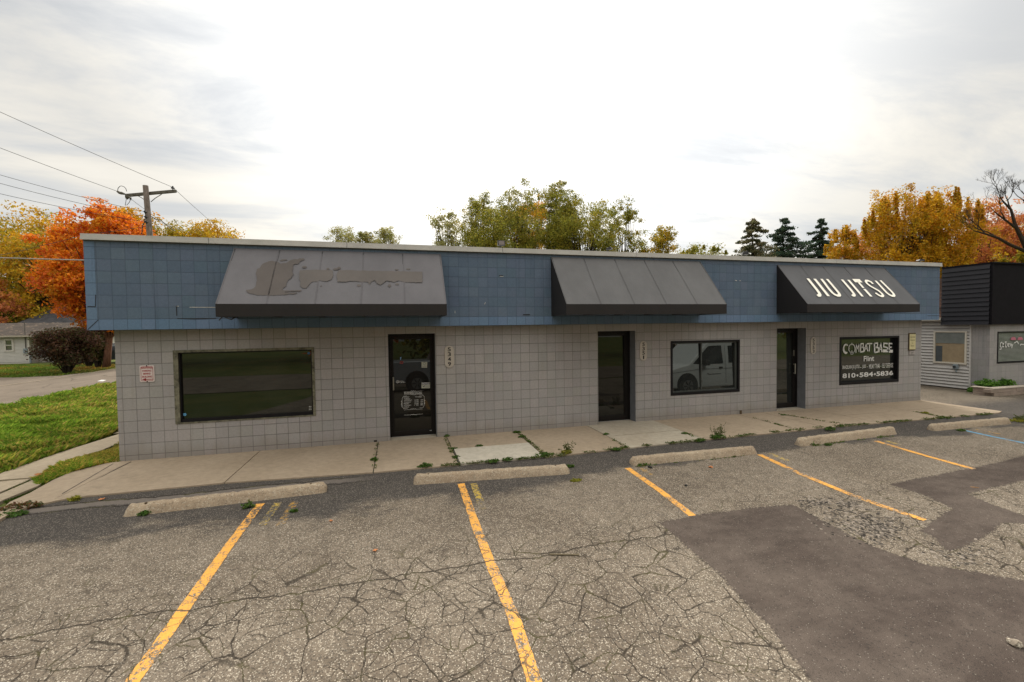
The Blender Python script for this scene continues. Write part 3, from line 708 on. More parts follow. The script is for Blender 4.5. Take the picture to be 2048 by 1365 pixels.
# windows
x0, x1, z0, z1 = wins[0]
mb = MB(); frame(mb, x0-.03, x1+.012, z0-.01, z1+.02, -.012, .05, .075, .045, .045, .022)
w1 = mb.build('window', mOldTrim, bld); tag(w1, 'wide dark window in peeling greenish trim')
mb = MB(); frame(mb, x0+.047, x1-.035, z0+.014, z1-.027, .015, .075, .02, .02, .02, .055); mb.build('frame', mBlackF, w1)
pane(w1, x0+.06, x1-.05, z0+.06, z1-.04, .055, mGlass, .004)
def dots(par, l, r, m):
    mb = MB()
    for c in l:
        n = 12; mb.add([c]+[c+np.array([r*math.cos(2*math.pi*k/n), 0, r*math.sin(2*math.pi*k/n)]) for k in range(n)], [(0, k+1, (k+1) % n+1) for k in range(n)])
    return mb.build('round_sticker', m, par, fix=False)
mDotB = mat('sticker_blue', (.10, .30, .50), .5)
dots(w1, [on(369.5, 829.5, 1, .05)], .028, mDotB); dots(w1, [on(617.5, 707, 1, .05)], .026, mat('sticker_dim_blue', (.04, .12, .25), .5))
mb = MB()
for r_ in range(3):
    for c_ in range(2): a = on(618+c_*3, 814+r_*3.2, 1, .05); mb.quad(a, a+np.array([.014, 0, 0]), a+np.array([.014, 0, .012]), a+np.array([0, 0, .012]))
mb.build('small_print', mWhiteV, w1, fix=False)
x0, x1, z0, z1 = wins[1]
mb = MB(); frame(mb, x0-.004, x1+.004, z0-.004, z1+.004, -.012, .09, .055, .055, .05, .065)
w2 = mb.build('window', mBlackF, bld, bevel=.004); tag(w2, 'black framed sliding window mirroring a white van')
mb = MB(); xm = float(on(1402, 730, 1, .06)[0]); frame(mb, x0+.052, x1-.052, z0+.062, z1-.048, .035, .085, .03, .05, .025, .03); mb.box(xm-.018, xm+.014, .04, .075, z0+.09, z1-.07)
mb.build('sash', mat('sash_dark', (.05, .055, .05), .4), w2)
pane(w2, x0+.08, xm-.01, z0+.09, z1-.07, .062, mGlass2, .026); pane(w2, xm+.01, x1-.1, z0+.09, z1-.07, .068, mGlass2, .026)
x0, x1, z0, z1 = wins[2]
mb = MB(); frame(mb, x0-.004, x1+.004, z0-.004, z1+.004, -.012, .11, .06, .05, .05, .07)
w3 = mb.build('window', mBlackF, bld, bevel=.004); tag(w3, 'black framed window lettered with a martial arts gym name and phone number')
mb = MB(); frame(mb, x0+.056, x1-.046, z0+.066, z1-.046, .05, .10, .02, .02, .02, .025); mb.build('sash', mBlackF, w3)
pane(w3, x0+.07, x1-.06, z0+.08, z1-.06, .085, mGlass2, .010)
mb = MB(); yw = .078
Wp = lambda x, y: on(1660+x/10.24, 660+y/10.24, 1, yw)
def ws(pts, w=.038): ribbon(mb, [Wp(*p) for p in pts], w, (0, -1, 0))
def arc(cx, cy, rx, ry, a0, a1, n=12): return [(cx+rx*math.cos(t), cy+ry*math.sin(t)) for t in np.radians(np.linspace(a0, a1, n))]
ws(arc(330, 388, 52, 86, -50, -300, 14), [.03, .035, .04, .042, .044, .046, .05, .055, .06, .064, .064, .06, .05, .03])
ws(arc(448, 390, 64, 96, 0, 360, 28), .022); ws(arc(448, 392, 60, 92, 35, 145, 10), [.02, .03, .045, .055, .06, .06, .055, .045, .03, .02])
ws([(448, 268), (448, 318)], .02); ws([(448, 425), (448, 498)], .028); ws([(370, 388), (402, 387)], .014); ws([(494, 374), (522, 372)], .014)
ws([(530, 472), (538, 292)], .026); ws([(538, 292), (566, 388), (596, 286)], .028); ws([(596, 286), (592, 452)], .026)
ws([(622, 458), (634, 286), (684, 284), (682, 348), (640, 360)], .032); ws([(640, 360), (694, 366), (690, 444), (618, 458)], .036)
ws([(706, 446), (738, 284)], .026); ws([(738, 284), (774, 440)], .034); ws([(716, 392), (762, 388)], .022)
ws([(758, 287), (864, 283)], .036); ws([(812, 285), (802, 444)], .034)
ws([(916, 472), (908, 276)], .046); ws([(908, 278), (976, 272), (972, 342), (918, 356)], .034); ws([(918, 356), (994, 370), (986, 452), (914, 466)], .036)
ws([(1006, 462), (1038, 268)], .026); ws([(1038, 268), (1066, 458)], .038); ws([(1018, 402), (1056, 398)], .022)
ws([(1182, 284), (1104, 276), (1100, 346), (1176, 366), (1180, 432)], .036); ws([(1084, 434), (1190, 430)], .082)
ws([(1276, 284), (1210, 280), (1214, 440)], .036); ws([(1212, 360), (1262, 358)], .034); ws([(1204, 436), (1288, 440)], .082)
def wtext(t, xa, ya, xb, yb_, h, bold):
    a = Wp(xa, ya); b = Wp(xb, yb_); c = Wp(xa, ya-h); text(mb, t, a, b-a, c-a, bold)
mWL = mat('window_lettering', (.66, .65, .62), .55, var=.1); mb.build('lettering', mWL, w3, fix=False); mb = MB()
wtext('Flint', 690, 648, 904, 636, 108, .02)
mb.build('lettering', mWL, w3, fix=False); mb = MB()
wtext('BRAZILIAN JIU JITSU', 257, 828, 606, 806, 92, .012); wtext('-', 622, 778, 642, 777, 10, .02); wtext('JUDO', 662, 804, 738, 799, 86, .012); wtext('-', 758, 766, 776, 765, 10, .02)
wtext('MUAY THAI', 800, 800, 1016, 784, 92, .012); wtext('-', 1034, 752, 1052, 751, 10, .02); wtext('SELF DEFENSE', 1066, 780, 1292, 768, 88, .0)
mb.build('lettering', mWL, w3, fix=False); mb = MB()
wtext('810', 256, 994, 524, 978, 96, .03); wtext('584', 602, 974, 884, 954, 96, .03); wtext('5836', 948, 950, 1294, 928, 94, .03)
for cx, cy in ((562, 935), (918, 910)):
    mb.add([Wp(cx+20*math.cos(t), cy+22*math.sin(t)) for t in np.linspace(0, 2*math.pi, 12)[:-1]], [tuple(range(11))])
mb.build('lettering', mWL, w3, fix=False)
# base details on the wall
mb = MB(); a = on(1481.5, 826, 1, -.01)
mb.box(a[0]-.025, a[0]+.02, -.03, .0, .0, .09); mb.build('base_bracket', mRust, bld)
mb = MB(); a = on(751, 887, 1, -.004); mb.box(a[0]-.03, a[0]+.03, -.006, .0, -.0, .035); mb.build('chipped_corner', mHair, bld)

# ------------------------------------------------------------------ awnings
def awning(label, xl, xr, zt, yl, yr, zl, zb, mtop, nseam, ms):
    t = empty('awning', (xl, FY, zb), label, 'awning', 'fabric awnings on the fascia')
    y0 = FY-.004
    mb = MB(); n = 24   # slightly sagging top sheet
    A = np.array([xl, y0, zt]); B = np.array([xr, y0, zt]); C = np.array([xr, yr, zl]); Dd = np.array([xl, yl, zl])
    NX, NT_ = nseam*8, 8; V = []
    for j in range(NT_+1):
        for i in range(NX+1):
            u, v_ = i/NX, j/NT_; p = (A*(1-u)+B*u)*(1-v_)+(Dd*(1-u)+C*u)*v_
            sag = .010*abs(math.sin(math.pi*u*nseam))*math.sin(math.pi*v_); p = p+np.array([0, sag*.6, -sag*.8]); V.append(p)
    F4 = [(j*(NX+1)+i, j*(NX+1)+i+1, (j+1)*(NX+1)+i+1, (j+1)*(NX+1)+i) for j in range(NT_) for i in range(NX)]
    mb.add(V, F4); mb.build('canopy', mtop, t, smooth=True, fix=False)
    nn = np.cross(B-A, Dd-A); nn /= np.linalg.norm(nn)
    if nn[1] > 0: nn = -nn
    mb = MB()
    for k in range(1, nseam):
        u = k/nseam; q = MB(); ribbon(q, [A*(1-u)+B*u+nn*.004, Dd*(1-u)+C*u+nn*.004], .022, nn); q.build('seam', ms, t, fix=False)
    ribbon(mb, [A+nn*.004+[.01, 0, 0], Dd+nn*.004+[.01, 0, 0]], .018, nn); ribbon(mb, [B+nn*.004-[.01, 0, 0], C+nn*.004-[.01, 0, 0]], .018, nn)
    mb.build('edge_piping', ms, t, fix=False)
    mb = MB(); mb.quad((xl, yl, zl), (xr, yr, zl), (xr, yr, zb), (xl, yl, zb)); mb.build('valance', mVal, t, fix=False)
    for x, y in ((xl, yl), (xr, yr)):
        mb = MB(); mb.add([(x, y0, zt), (x, y, zl), (x, y, zb), (x, y0, zb)], [(0, 1, 2, 3)]); mb.build('side_panel', mAwSide, t, fix=False)
    mb = MB(); r = .016
    for k in range(nseam+1):
        u = k/nseam; x = xl+.02+(xr-xl-.04)*u; y = yl+(yr-yl)*u+.02
        mb.tube([(x, y0-.015, zt-.03), (x, y, zl-.03), (x, y, zb+.02), (x, y0-.015, zb+.02)], r, 6)
    mb.tube([(xl+.02, yl+.02, zb+.02), (xr-.02, yr+.02, zb+.02)], r, 6); mb.build('frame', mBlackM, t)
    return t, A, nn
aw1, A1, n1_ = awning('wide faded grey awning with brown glue ghosts of removed lettering', 2.110, 5.798, 3.772, -1.185, -1.185, 2.720, 2.513, mAw1, 5, mSeam1)
aw2, A2, n2_ = awning('plain grey awning above the middle door, between the two other awnings', 8.145, 11.90, 3.781, -1.130, -1.130, 2.723, 2.513, mAw2, 5, mSeam2)
aw3, A3, n3_ = awning('dark grey awning with cream JIU JITSU lettering', 14.144, 17.747, 3.756, -1.108, -1.108, 2.728, 2.532, mAw3, 5, mSeam2)
def onpl(px, py, A, n, lift=.006):
    d = ray(px, py); t = ((A+n*lift-CAM)@n)/(d@n); return CAM+t*d
Jp = lambda x, y: onpl(1600+x/10.24, 550+y/10.24, A3, n3_, .016)
mb = MB()
def js(pts, w=.082): ribbon(mb, [Jp(*p) for p in pts], w, n3_)
js([(160, 76), (272, 215), (345, 305), (392, 370), (407, 398), (400, 420), (378, 424), (352, 404)], .082)
js([(300, 83), (585, 437)]); js([(440, 84), (590, 285), (655, 358), (705, 400), (760, 425), (800, 425), (812, 405), (795, 372), (745, 310), (555, 87)], .075)
mb.build('lettering', mCream, aw3, fix=False); mb = MB()
js([(860, 97), (975, 230), (1050, 318), (1095, 375), (1112, 405), (1104, 425), (1085, 425), (1058, 408)], .075); js([(990, 103), (1282, 444)], .076)
js([(1098, 119), (1250, 123)], .12); js([(1190, 140), (1300, 270)], .07); js([(1318, 290), (1460, 446)], .08)
js([(1496, 186), (1455, 146), (1400, 122), (1358, 120), (1350, 142), (1375, 180), (1440, 230), (1530, 280), (1610, 325), (1668, 375), (1698, 412), (1694, 436), (1665, 440), (1610, 415), (1545, 370)], .066)
js([(1548, 120), (1700, 285), (1770, 360), (1822, 402), (1875, 430), (1915, 433), (1928, 412), (1910, 380), (1860, 325), (1648, 115)], .07)
mb.build('lettering', mCream, aw3, fix=False)
Rp = lambda x, y: onpl(480+x/5.389, 490+y/5.389, A1, n1_, .004)
def blob(mb, pts, lift=0, m=0):
    P = [Rp(*p)+n1_*lift for p in pts]; tri = tessellate_polygon([[Vector((p[0], p[1], 0)) for p in pts]]); mb.add(P, [tuple(t) for t in tri], m)
def rough(pts, amp, n, seed):
    r = random.Random(seed); o = []
    for i in range(len(pts)):
        a, b = pts[i], pts[(i+1) % len(pts)]; k = max(1, int(math.hypot(b[0]-a[0], b[1]-a[1])/n))
        for j in range(k): o.append((a[0]+(b[0]-a[0])*j/k+r.uniform(-amp, amp), a[1]+(b[1]-a[1])*j/k+r.uniform(-amp, amp)))
    return o
mb = MB()
blob(mb, rough([(65, 490), (120, 482), (165, 450), (185, 380), (170, 310), (180, 262), (210, 250), (235, 215), (290, 182), (345, 172), (400, 180), (440, 205), (500, 195), (548, 165), (590, 155), (620, 160), (640, 147), (690, 145), (695, 162), (655, 180), (625, 205), (575, 215), (575, 250), (560, 285), (575, 310), (560, 350), (520, 375), (500, 410), (500, 450), (470, 465), (455, 480), (485, 495), (660, 490), (660, 500), (490, 506), (480, 515), (610, 516), (610, 525), (565, 532), (500, 535), (310, 548), (200, 543), (110, 530), (75, 508)], 4, 22, 4))
mb.build('removed_logo_ghost', mResid, aw1, fix=False); mb = MB()
blob(mb, rough([(425, 170), (450, 155), (500, 155), (510, 165), (480, 172), (445, 178)], 2, 20, 5))
for cx, cy, rx, ry in ((695, 240, 26, 11), (948, 260, 16, 12), (1035, 262, 30, 10), (1068, 248, 18, 12), (1690, 268, 20, 7), (875, 444, 9, 6), (1612, 440, 18, 14)):
    mb.build('glue_spot', mResid, aw1, fix=False); mb = MB(); blob(mb, rough([(cx+rx*math.cos(a), cy+ry*math.sin(a)) for a in np.linspace(0, 2*math.pi, 12)[:-1]], 1.5, 30, cx))
mb.build('glue_spot', mResid, aw1, fix=False)
mb = MB()
blob(mb, rough([(645, 275), (850, 268), (1000, 275), (1005, 330), (985, 375), (930, 398), (860, 385), (830, 398), (770, 400), (740, 440), (715, 468), (670, 462), (645, 435), (655, 405), (635, 370)], 3, 22, 9), .0004)
mb.build('removed_lettering_ghost', mResidL, aw1, fix=False); mb = MB()
blob(mb, rough([(1040, 322), (1060, 275), (1170, 272), (1320, 278), (1640, 285), (1965, 290), (1965, 405), (1780, 405), (1710, 385), (1660, 402), (1580, 385), (1545, 410), (1510, 432), (1475, 412), (1450, 378), (1415, 400), (1395, 428), (1375, 402), (1290, 400), (1190, 388), (1140, 400), (1050, 398)], 3, 22, 10), .0004)
for cx, cy, rx, ry in ((1812, 262, 24, 8), (1695, 424, 20, 9), (1282, 438, 24, 12)):
    mb.build('removed_lettering_ghost', mResidL, aw1, fix=False); mb = MB(); blob(mb, rough([(cx+rx*math.cos(a), cy+ry*math.sin(a)) for a in np.linspace(0, 2*math.pi, 12)[:-1]], 1.5, 30, cx))
mb.build('glue_spot', mResidL, aw1, fix=False)
# loose wire hanging under the first awning
o = MB().tube([on(438, 641, 1, -.6), on(446, 633, 1, -.6), on(455, 637, 1, -.6), on(463, 639.5, 1, -.6), on(472, 634, 1, -.6), on(476, 630, 1, -.6)], .011, 6).build('loose_wire', mWire); tag(o, 'thin black loose wire drooping under the left corner of the widest awning', 'wire')

# ------------------------------------------------------------------ wall signs
def plaque(num, l, r, t, b, label):
    a = on(l, b, 1, -.02); c = on(r, t, 1, -.02); x0, x1, z0, z1 = a[0], c[0], a[2], c[2]; R_ = (x1-x0)/2; cx = (x0+x1)/2
    o = empty('address_plaque', (cx, 0, z0), label, 'sign', 'oval address plaques beside the doors')
    pts = [(cx+R_*math.cos(q), z1-R_+R_*math.sin(q)) for q in np.linspace(0, math.pi, 14)]+[(cx+R_*math.cos(q), z0+R_+R_*math.sin(q)) for q in np.linspace(math.pi, 2*math.pi, 14)]
    MB().prism(pts, -.02, -.001, axis=1).build('plate', mPlaque, o, bevel=.003)
    mb = MB(); h = (z1-z0)
    for k, ch in enumerate(num):
        zc = z1-h*(.17+k*.22); hh = h*.180; ww = hh*(.80 if ch != '1' else .42); text(mb, ch, (cx-ww/2, -.0225, zc-hh/2), (ww, 0, 0), (0, 0, hh), .022)
    mb.build('numerals', mInk, o, fix=False)
plaque('5349', 889.9, 907.6, 691.4, 736.2, 'ivory oval plaque reading 5349 on the grey block wall')
plaque('5351', 1280.1, 1294, 682.4, 721.9, 'ivory oval plaque reading 5351 on the grey block wall')
plaque('5353', 1621.7, 1632.4, 674.7, 708.9, 'ivory oval plaque reading 5353 on the grey block wall')
Sp = lambda x, y, Y=-.012: on(270+x/24.82, 720+y/24.82, 1, Y)
a = Sp(245, 1115); c = Sp(945, 270); sx0, sx1, sz0, sz1 = a[0], c[0], a[2], c[2]
o = empty('parking_sign', ((sx0+sx1)/2, 0, sz0), 'small white sign reading ADDITIONAL PARKING BEHIND BUILDING in red with an arrow', 'sign')
def rrect(x0, x1, z0, z1, r, n=5):
    P = []
    for cx, cz, a0 in ((x1-r, z1-r, 0), (x0+r, z1-r, 90), (x0+r, z0+r, 180), (x1-r, z0+r, 270)):
        P += [(cx+r*math.cos(math.radians(a0+90*k/n)), cz+r*math.sin(math.radians(a0+90*k/n))) for k in range(n+1)]
    return P
MB().prism(rrect(sx0, sx1, sz0, sz1, .025), -.012, -.001, axis=1).build('panel', mSignW, o)
mb = MB(); W_, H_ = sx1-sx0, sz1-sz0; y = -.014
L_ = rrect(sx0+.022, sx1-.022, sz0+.022, sz1-.022, .018); ribbon(mb, [(a, y, b) for a, b in L_+[L_[0]]], .006, (0, -1, 0))
for t, u0, u1, v0, v1 in (('ADDITIONAL', .09, .91, .80, .91), ('PARKING', .2, .8, .62, .73), ('BEHIND', .25, .75, .445, .555), ('BUILDING', .18, .84, .265, .375)):
    text(mb, t, (sx0+W_*u0, y, sz0+H_*v0), (W_*(u1-u0), 0, 0), (0, 0, H_*(v1-v0)), .03)
zc = sz0+H_*.155; mb.quad((sx0+W_*.35, y, zc-.006), (sx0+W_*.9, y, zc-.004), (sx0+W_*.9, y, zc+.006), (sx0+W_*.35, y, zc+.006)); mb.add([(sx0+W_*.14, y, zc), (sx0+W_*.42, y, zc-.026), (sx0+W_*.42, y, zc+.026)], [(0, 1, 2)])
mb.build('lettering', mSignR, o, fix=False)
mb = MB(); cx = (sx0+sx1)/2
for z in (sz0+.006, sz1-.006): mb.tube([(cx, -.022, z), (cx, -.01, z)], .009, 8)
mb.build('bolt', mInk, o)
a = on(1818.6, 699.5, 1, -.03); c = on(1831.6, 668.4, 1, -.03); x0, x1, z0, z1 = a[0], c[0], a[2], c[2]
o = empty('notice_sign', ((x0+x1)/2, 0, z0), 'narrow pale yellow sign with faded print near the right end of the grey wall', 'sign')
MB().box(x0, x1, -.03, -.001, z0, z1).build('panel', mSignY, o, bevel=.003)
mb = MB(); ww, hh = x1-x0, z1-z0
for t, u0, u1, v0, v1 in (('CUSTOMER', .08, .92, .76, .84), ('PARKING', .14, .86, .56, .64), ('IN', .40, .58, .37, .44), ('REAR', .25, .72, .19, .28)):
    text(mb, t, (x0+ww*u0, -.032, z0+hh*v0), (ww*(u1-u0), 0, 0), (0, 0, hh*(v1-v0)), .02)
mb.build('lettering', mOlive, o, fix=False)
mb = MB(); mb.box(x0-.006, x0, -.034, -.001, z0-.03, z1+.01); mb.box(x0, x1, -.026, -.001, z0-.022, z0-.002); mb.box(x0, x1+.004, -.026, -.001, z1+.002, z1+.03); mb.build('backing_frame', mRust, o)
a = on(1818.9, 709.6, 1, -.02); c = on(1830, 701.5, 1, -.02); x0, x1, z0, z1 = a[0], c[0], a[2], c[2]
o = empty('small_wall_plate', ((x0+x1)/2, 0, z0), 'little grey plate fixed just beneath the pale yellow sign', 'sign')
MB().box(x0, x1, -.02, -.001, z0, z1).build('panel', mat('plate_grey', (.33, .30, .28), .6), o, bevel=.002)
mb = MB(); mb.box(x0+.01, x1-.02, -.022, -.02, z1-.012, z1-.004); mb.box(x0+.06, x1-.06, -.022, -.02, z0+.04, z0+.052); mb.build('lettering', mInk, o)

# floodlights on the roof edge
def flood(px, py, w_, label, yaw=0.0, h=.11):
    p = on(px, py, 1, -.12); o = empty('floodlight', (p[0], -.12, 3.935), label, 'floodlight', 'floodlights along the roof edge')
    o.rotation_euler = (0, 0, yaw); x = p[0]
    base = MB().box(x-.05, x+.05, -.16, -.08, 3.936, 3.96); base.tube([(x, -.12, 3.955), (x, -.12, 4.0)], .015, 8); base.build('bracket', mBlackM, o)
    hd = MB(); z = 4.0; hd.add([(x-w_/2, -.22, z-.005), (x+w_/2, -.22, z-.005), (x+w_/2, -.20, z+h), (x-w_/2, -.20, z+h), (x-w_/2*.8, -.08, z+.01), (x+w_/2*.8, -.08, z+.01), (x+w_/2*.8, -.10, z+h*.8), (x-w_/2*.8, -.10, z+h*.8)], [(0, 1, 2, 3), (5, 4, 7, 6), (4, 0, 3, 7), (1, 5, 6, 2), (3, 2, 6, 7), (4, 5, 1, 0)])
    hd.build('housing', mBlackM, o, bevel=.004)
    MB().quad((x-w_/2+.02, -.2225+.002*0, z+.012), (x+w_/2-.02, -.2225, z+.012), (x+w_/2-.02, -.2055, z+h-.015), (x-w_/2+.02, -.2055, z+h-.015)).build('lens', mat('lamp_lens', (.16, .13, .12), .3), o, fix=False)
flood(1001, 486, .16, 'black floodlight nearest the wide faded awning, lamp face turned to the lot', 0.0)
flood(1216, 496, .10, 'small black floodlight above the plain grey awning', .7, .06)
flood(1487, 510, .18, 'black floodlight aimed sideways between the plain and the lettered awnings', 1.1, .08)
flood(1838, 524, .16, 'black floodlight at the far right end of the roof edge', 1.2, .05)

# ------------------------------------------------------------------ wheel stops
def wheel_stop(a, b, label, seed, hgt=.135, wdt=.19):
    a = np.array(gnd(*a)); b = np.array(gnd(*b)); r = random.Random(seed)
    dv = b-a; dv[2] = 0; L = np.linalg.norm(dv); t = dv/L; n = np.array([-t[1], t[0], 0])
    bm = bmesh.new(); prof = [(0, 0), (.012, .03), (.040, hgt-.025), (.062, hgt), (wdt-.062, hgt), (wdt-.040, hgt-.025), (wdt-.012, .03), (wdt, 0)]; K = 46; rings = []
    for i in range(K+1):
        s_ = i/K*L; e_ = min(s_, L-s_); sc = 1-.42*max(0, 1-e_/.05)**2; ring = []
        for (u, z) in prof:
            uu = wdt/2+(u-wdt/2)*(1-.25*max(0, 1-e_/.04)); zz = z*sc
            q = a+t*s_+n*uu; j = .004 if z > 0 else 0
            ring.append(bm.verts.new((q[0]+r.uniform(-j, j), q[1]+r.uniform(-j, j), gz(q[1])-.012+zz+r.uniform(-j, j)*1.2-(.02*(r.random() < .03) if z > .1 else 0))))
        rings.append(ring)
    for i in range(K):
        for k in range(len(prof)-1): bm.faces.new((rings[i][k], rings[i][k+1], rings[i+1][k+1], rings[i+1][k]))
    bm.faces.new(rings[0]); bm.faces.new(rings[-1][::-1]); bmesh.ops.recalc_face_normals(bm, faces=bm.faces)
    me = bpy.data.meshes.new('wheel_stop'); bm.to_mesh(me); bm.free(); me.materials.append(mStop); me.polygons.foreach_set('use_smooth', [True]*len(me.polygons))
    o = bpy.data.objects.new('wheel_stop', me); COL.objects.link(o); tag(o, label, 'wheel stop', 'concrete wheel stops in front of the sidewalk')
    # anchor holes with rusty pins
    for q in (.09, .91):
        p = a+t*L*q+n*wdt/2; c = MB().tube([(p[0], p[1], gz(p[1])+hgt-.035), (p[0], p[1], gz(p[1])+hgt-.009)], .016, 8).build('pin', mRust, o)
        c.location = (0, 0, 0)
    return o
wheel_stop((244, 1036), (653, 986), 'longest looking concrete wheel stop at the left, green weed growing at its base', 1)
wheel_stop((827, 971), (1141, 949), 'concrete wheel stop in front of the door with business hours', 2)
wheel_stop((1267, 933), (1517, 909), 'concrete wheel stop in the centre, between the third and fourth yellow lines', 3)
wheel_stop((1604, 894), (1797, 869), 'rough pitted concrete wheel stop before the door numbered 5353', 4, .15)
wheel_stop((1870, 863), (2026, 848), 'concrete wheel stop beside the blue painted line', 5)

# ------------------------------------------------------------------ neighbouring shop
NX0, NY0 = 23.30, .42
nb = empty('neighbour_shop', (NX0, NY0, 0), 'grey shop with a black louvred roof band and white siding beside the driveway', 'building')
mNB = tile_mat('neighbour_block', (.27, .255, .24), (.30, .285, .27), (.16, .15, .14), NX0, .02, .2, .006, speck=.3, axis=0, gstr=.5)
mNBs = tile_mat('neighbour_block_side', (.25, .245, .24), (.285, .27, .26), (.15, .145, .14), NX0, .02, .2, .006, speck=.3, axis=1, gstr=.5)
wx0, wx1, wz0, wz1 = 23.65, 26.3, .895, 1.925
mb = MB()
for a, b in ((NX0, wx0), (wx1, 34)): mb.quad((a, NY0, -.1), (b, NY0, -.1), (b, NY0, 2.4), (a, NY0, 2.4))
mb.quad((wx0, NY0, -.1), (wx1, NY0, -.1), (wx1, NY0, wz0), (wx0, NY0, wz0)); mb.quad((wx0, NY0, wz1), (wx1, NY0, wz1), (wx1, NY0, 2.4), (wx0, NY0, 2.4))
mb.quad((NX0, NY0, -.1), (NX0, .90, -.1), (NX0, .90, 2.4), (NX0, NY0, 2.4), 1)
mb.build('wall', [mNB, mNBs], nb, fix=False)
sw = (1.03, 1.86, .875, 1.90)  # side window Y0,Y1,Z0,Z1
mSid = mat('white_siding', (.50, .48, .455), .55, var=.06); mb = MB(); p_ = .106; k = 0; z = .0
while z < 2.30:
    zz1 = min(z+p_, 2.30); segs = [(.90, 9.0)]
    if zz1 > sw[2]-.05 and z < sw[3]+.05: segs = [(.90, sw[0]-.05), (sw[1]+.05, 9.0)]
    for a, b in segs:
        if b > a: mb.add([(NX0-.030, a, z+.012), (NX0-.030, b, z+.012), (NX0-.006, b, zz1), (NX0-.006, a, zz1)], [(0, 1, 2, 3)]); mb.add([(NX0-.004, a, z-.002), (NX0-.004, b, z-.002), (NX0-.030, b, z+.012), (NX0-.030, a, z+.012)], [(0, 1, 2, 3)], 1); mb.add([(NX0-.0305, a, z+.012), (NX0-.0305, b, z+.012), (NX0-.0285, b, z+.021), (NX0-.0285, a, z+.021)], [(0, 1, 2, 3)], 1)  # darker lower edge of each board: shadow under the lap, put into the colour
    z += p_
mb.build('siding', [mSid, mat('painted_lap_shadow', (.16, .15, .14), .8)], nb, fix=False)
mb = MB(); mb.quad((NX0, .9, 0), (NX0, 9, 0), (NX0, 9, 2.4), (NX0, .9, 2.4)); mb.build('side_wall', mSid, nb, fix=False)
MB().box(NX0-.04, NX0, .875, .912, .0, 2.32).build('corner_trim', mSid, nb)
mWT = mat('cream_trim', (.56, .52, .44), .5, var=.05)
mb = MB()
for (ya, yb_, za, zb_) in ((sw[0]-.05, sw[0], sw[2]-.05, sw[3]+.05), (sw[1], sw[1]+.05, sw[2]-.05, sw[3]+.05), (sw[0], sw[1], sw[3], sw[3]+.05), (sw[0], sw[1], sw[2]-.05, sw[2])): mb.box(NX0-.05, NX0-.003, ya, yb_, za, zb_)
sww = mb.build('window', mWT, nb); tag(sww, 'cream framed side window with blinds half lowered')
mb = MB(); mb.quad((NX0-.012, sw[0], sw[2]), (NX0-.012, sw[1], sw[2]), (NX0-.012, sw[1], sw[3]), (NX0-.012, sw[0], sw[3])); mb.build('pane', mat('tan_reflecting_pane', (.30, .23, .14), .25, spec=.8, var=.1), sww, fix=False)
mb = MB()
for k in range(11):
    z = sw[3]-.03-k*.033; mb.box(NX0-.026, NX0-.020, sw[0]+.01, sw[1]-.01, z-.012, z+.012)
mb.build('blind', mat('blind_grey', (.20, .225, .215), .5), sww)
MB().quad((NX0-.016, sw[1]-.20, sw[2]+.0), (NX0-.016, sw[1]-.01, sw[2]), (NX0-.016, sw[1]-.01, sw[2]+.55), (NX0-.016, sw[1]-.20, sw[2]+.55)).build('dark_panel', mat('pane_dark', (.07, .08, .085), .3), sww, fix=False)
# mansard with louvres on the side
mLou = mat('black_metal_siding', (.013, .0125, .017), .5, .1, var=.15, spec=.35); mMan = mat('black_mansard_panel', (.007, .006, .008), .8, var=.2, spec=.12)
MX0, MX1, MY0, MY1, MZ0, MZ1 = 23.14, 34.0, .30, 1.62, 2.16, 4.09
mb = MB(); mb.box(MX0+.04, MX1, MY0+.03, MY1, MZ0, MZ1); mb.box(MX0, MX0+.05, MY0, MY0+.06, MZ0, MZ1+.0); mb.box(MX0-.02, MX1, MY0-.02, MY1+.02, MZ1+.002, MZ1+.05); mb.build('roof_band', mMan, nb)
mb = MB(); nl = 13; hh = (MZ1-MZ0)/nl
for k in range(nl):
    z = MZ0+k*hh; mb.add([(MX0-.035, MY0+.06, z), (MX0-.035, MY1, z), (MX0, MY1, z+hh), (MX0, MY0+.06, z+hh), (MX0+.03, MY0+.06, z), (MX0+.03, MY1, z)], [(0, 1, 2, 3), (4, 5, 1, 0)])
mb.build('louvre', mLou, nb)
mb = MB(); mb.box(NX0-.25, NX0+3, MY1, 9.2, 2.32, 2.42); mb.build('eave', mWT, nb)
mb = MB(); 
for k in range(12): z = 2.42+k*.115; mb.box(NX0-.10+k*.028, NX0+3, MY1+.002, 9.1, z, z+.112)
mb.build('rear_roof', shingle_mat('brown_shingle', (.20, .12, .09), (.15, .09, .07)), nb)
mb = MB(); mb.box(NX0+.1, 34, NY0+.05, 9, -.1, 2.3); mb.build('interior', mMan, nb)
mb = MB(); frame(mb, wx0, wx1, wz0, wz1, NY0-.015, NY0+.04, .035, .035, .035, .05); nw = mb.build('window', mBlackF, nb); tag(nw, 'front shop window with white blinds and pink printed shapes')
mb = MB()
for k in range(24):
    z = wz0+.06+k*.040; mb.add([(wx0+.035, NY0+.006, z), (wx1-.035, NY0+.006, z), (wx1-.035, NY0+.022, z+.026), (wx0+.035, NY0+.022, z+.026)], [(0, 1, 2, 3)])
mb.build('blind', mat('white_blind', (.17, .185, .15), .5, var=.2, scale=3), nw, fix=False)
MB().quad((wx0+.03, NY0+.03, wz0), (wx1-.03, NY0+.03, wz0), (wx1-.03, NY0+.03, wz1), (wx0+.03, NY0+.03, wz1)).build('pane', mGlassD, nw, fix=False)
Np = lambda x, y: on(1980+x/13.65, 640+y/13.65, 1, NY0-.004)
mb = MB()
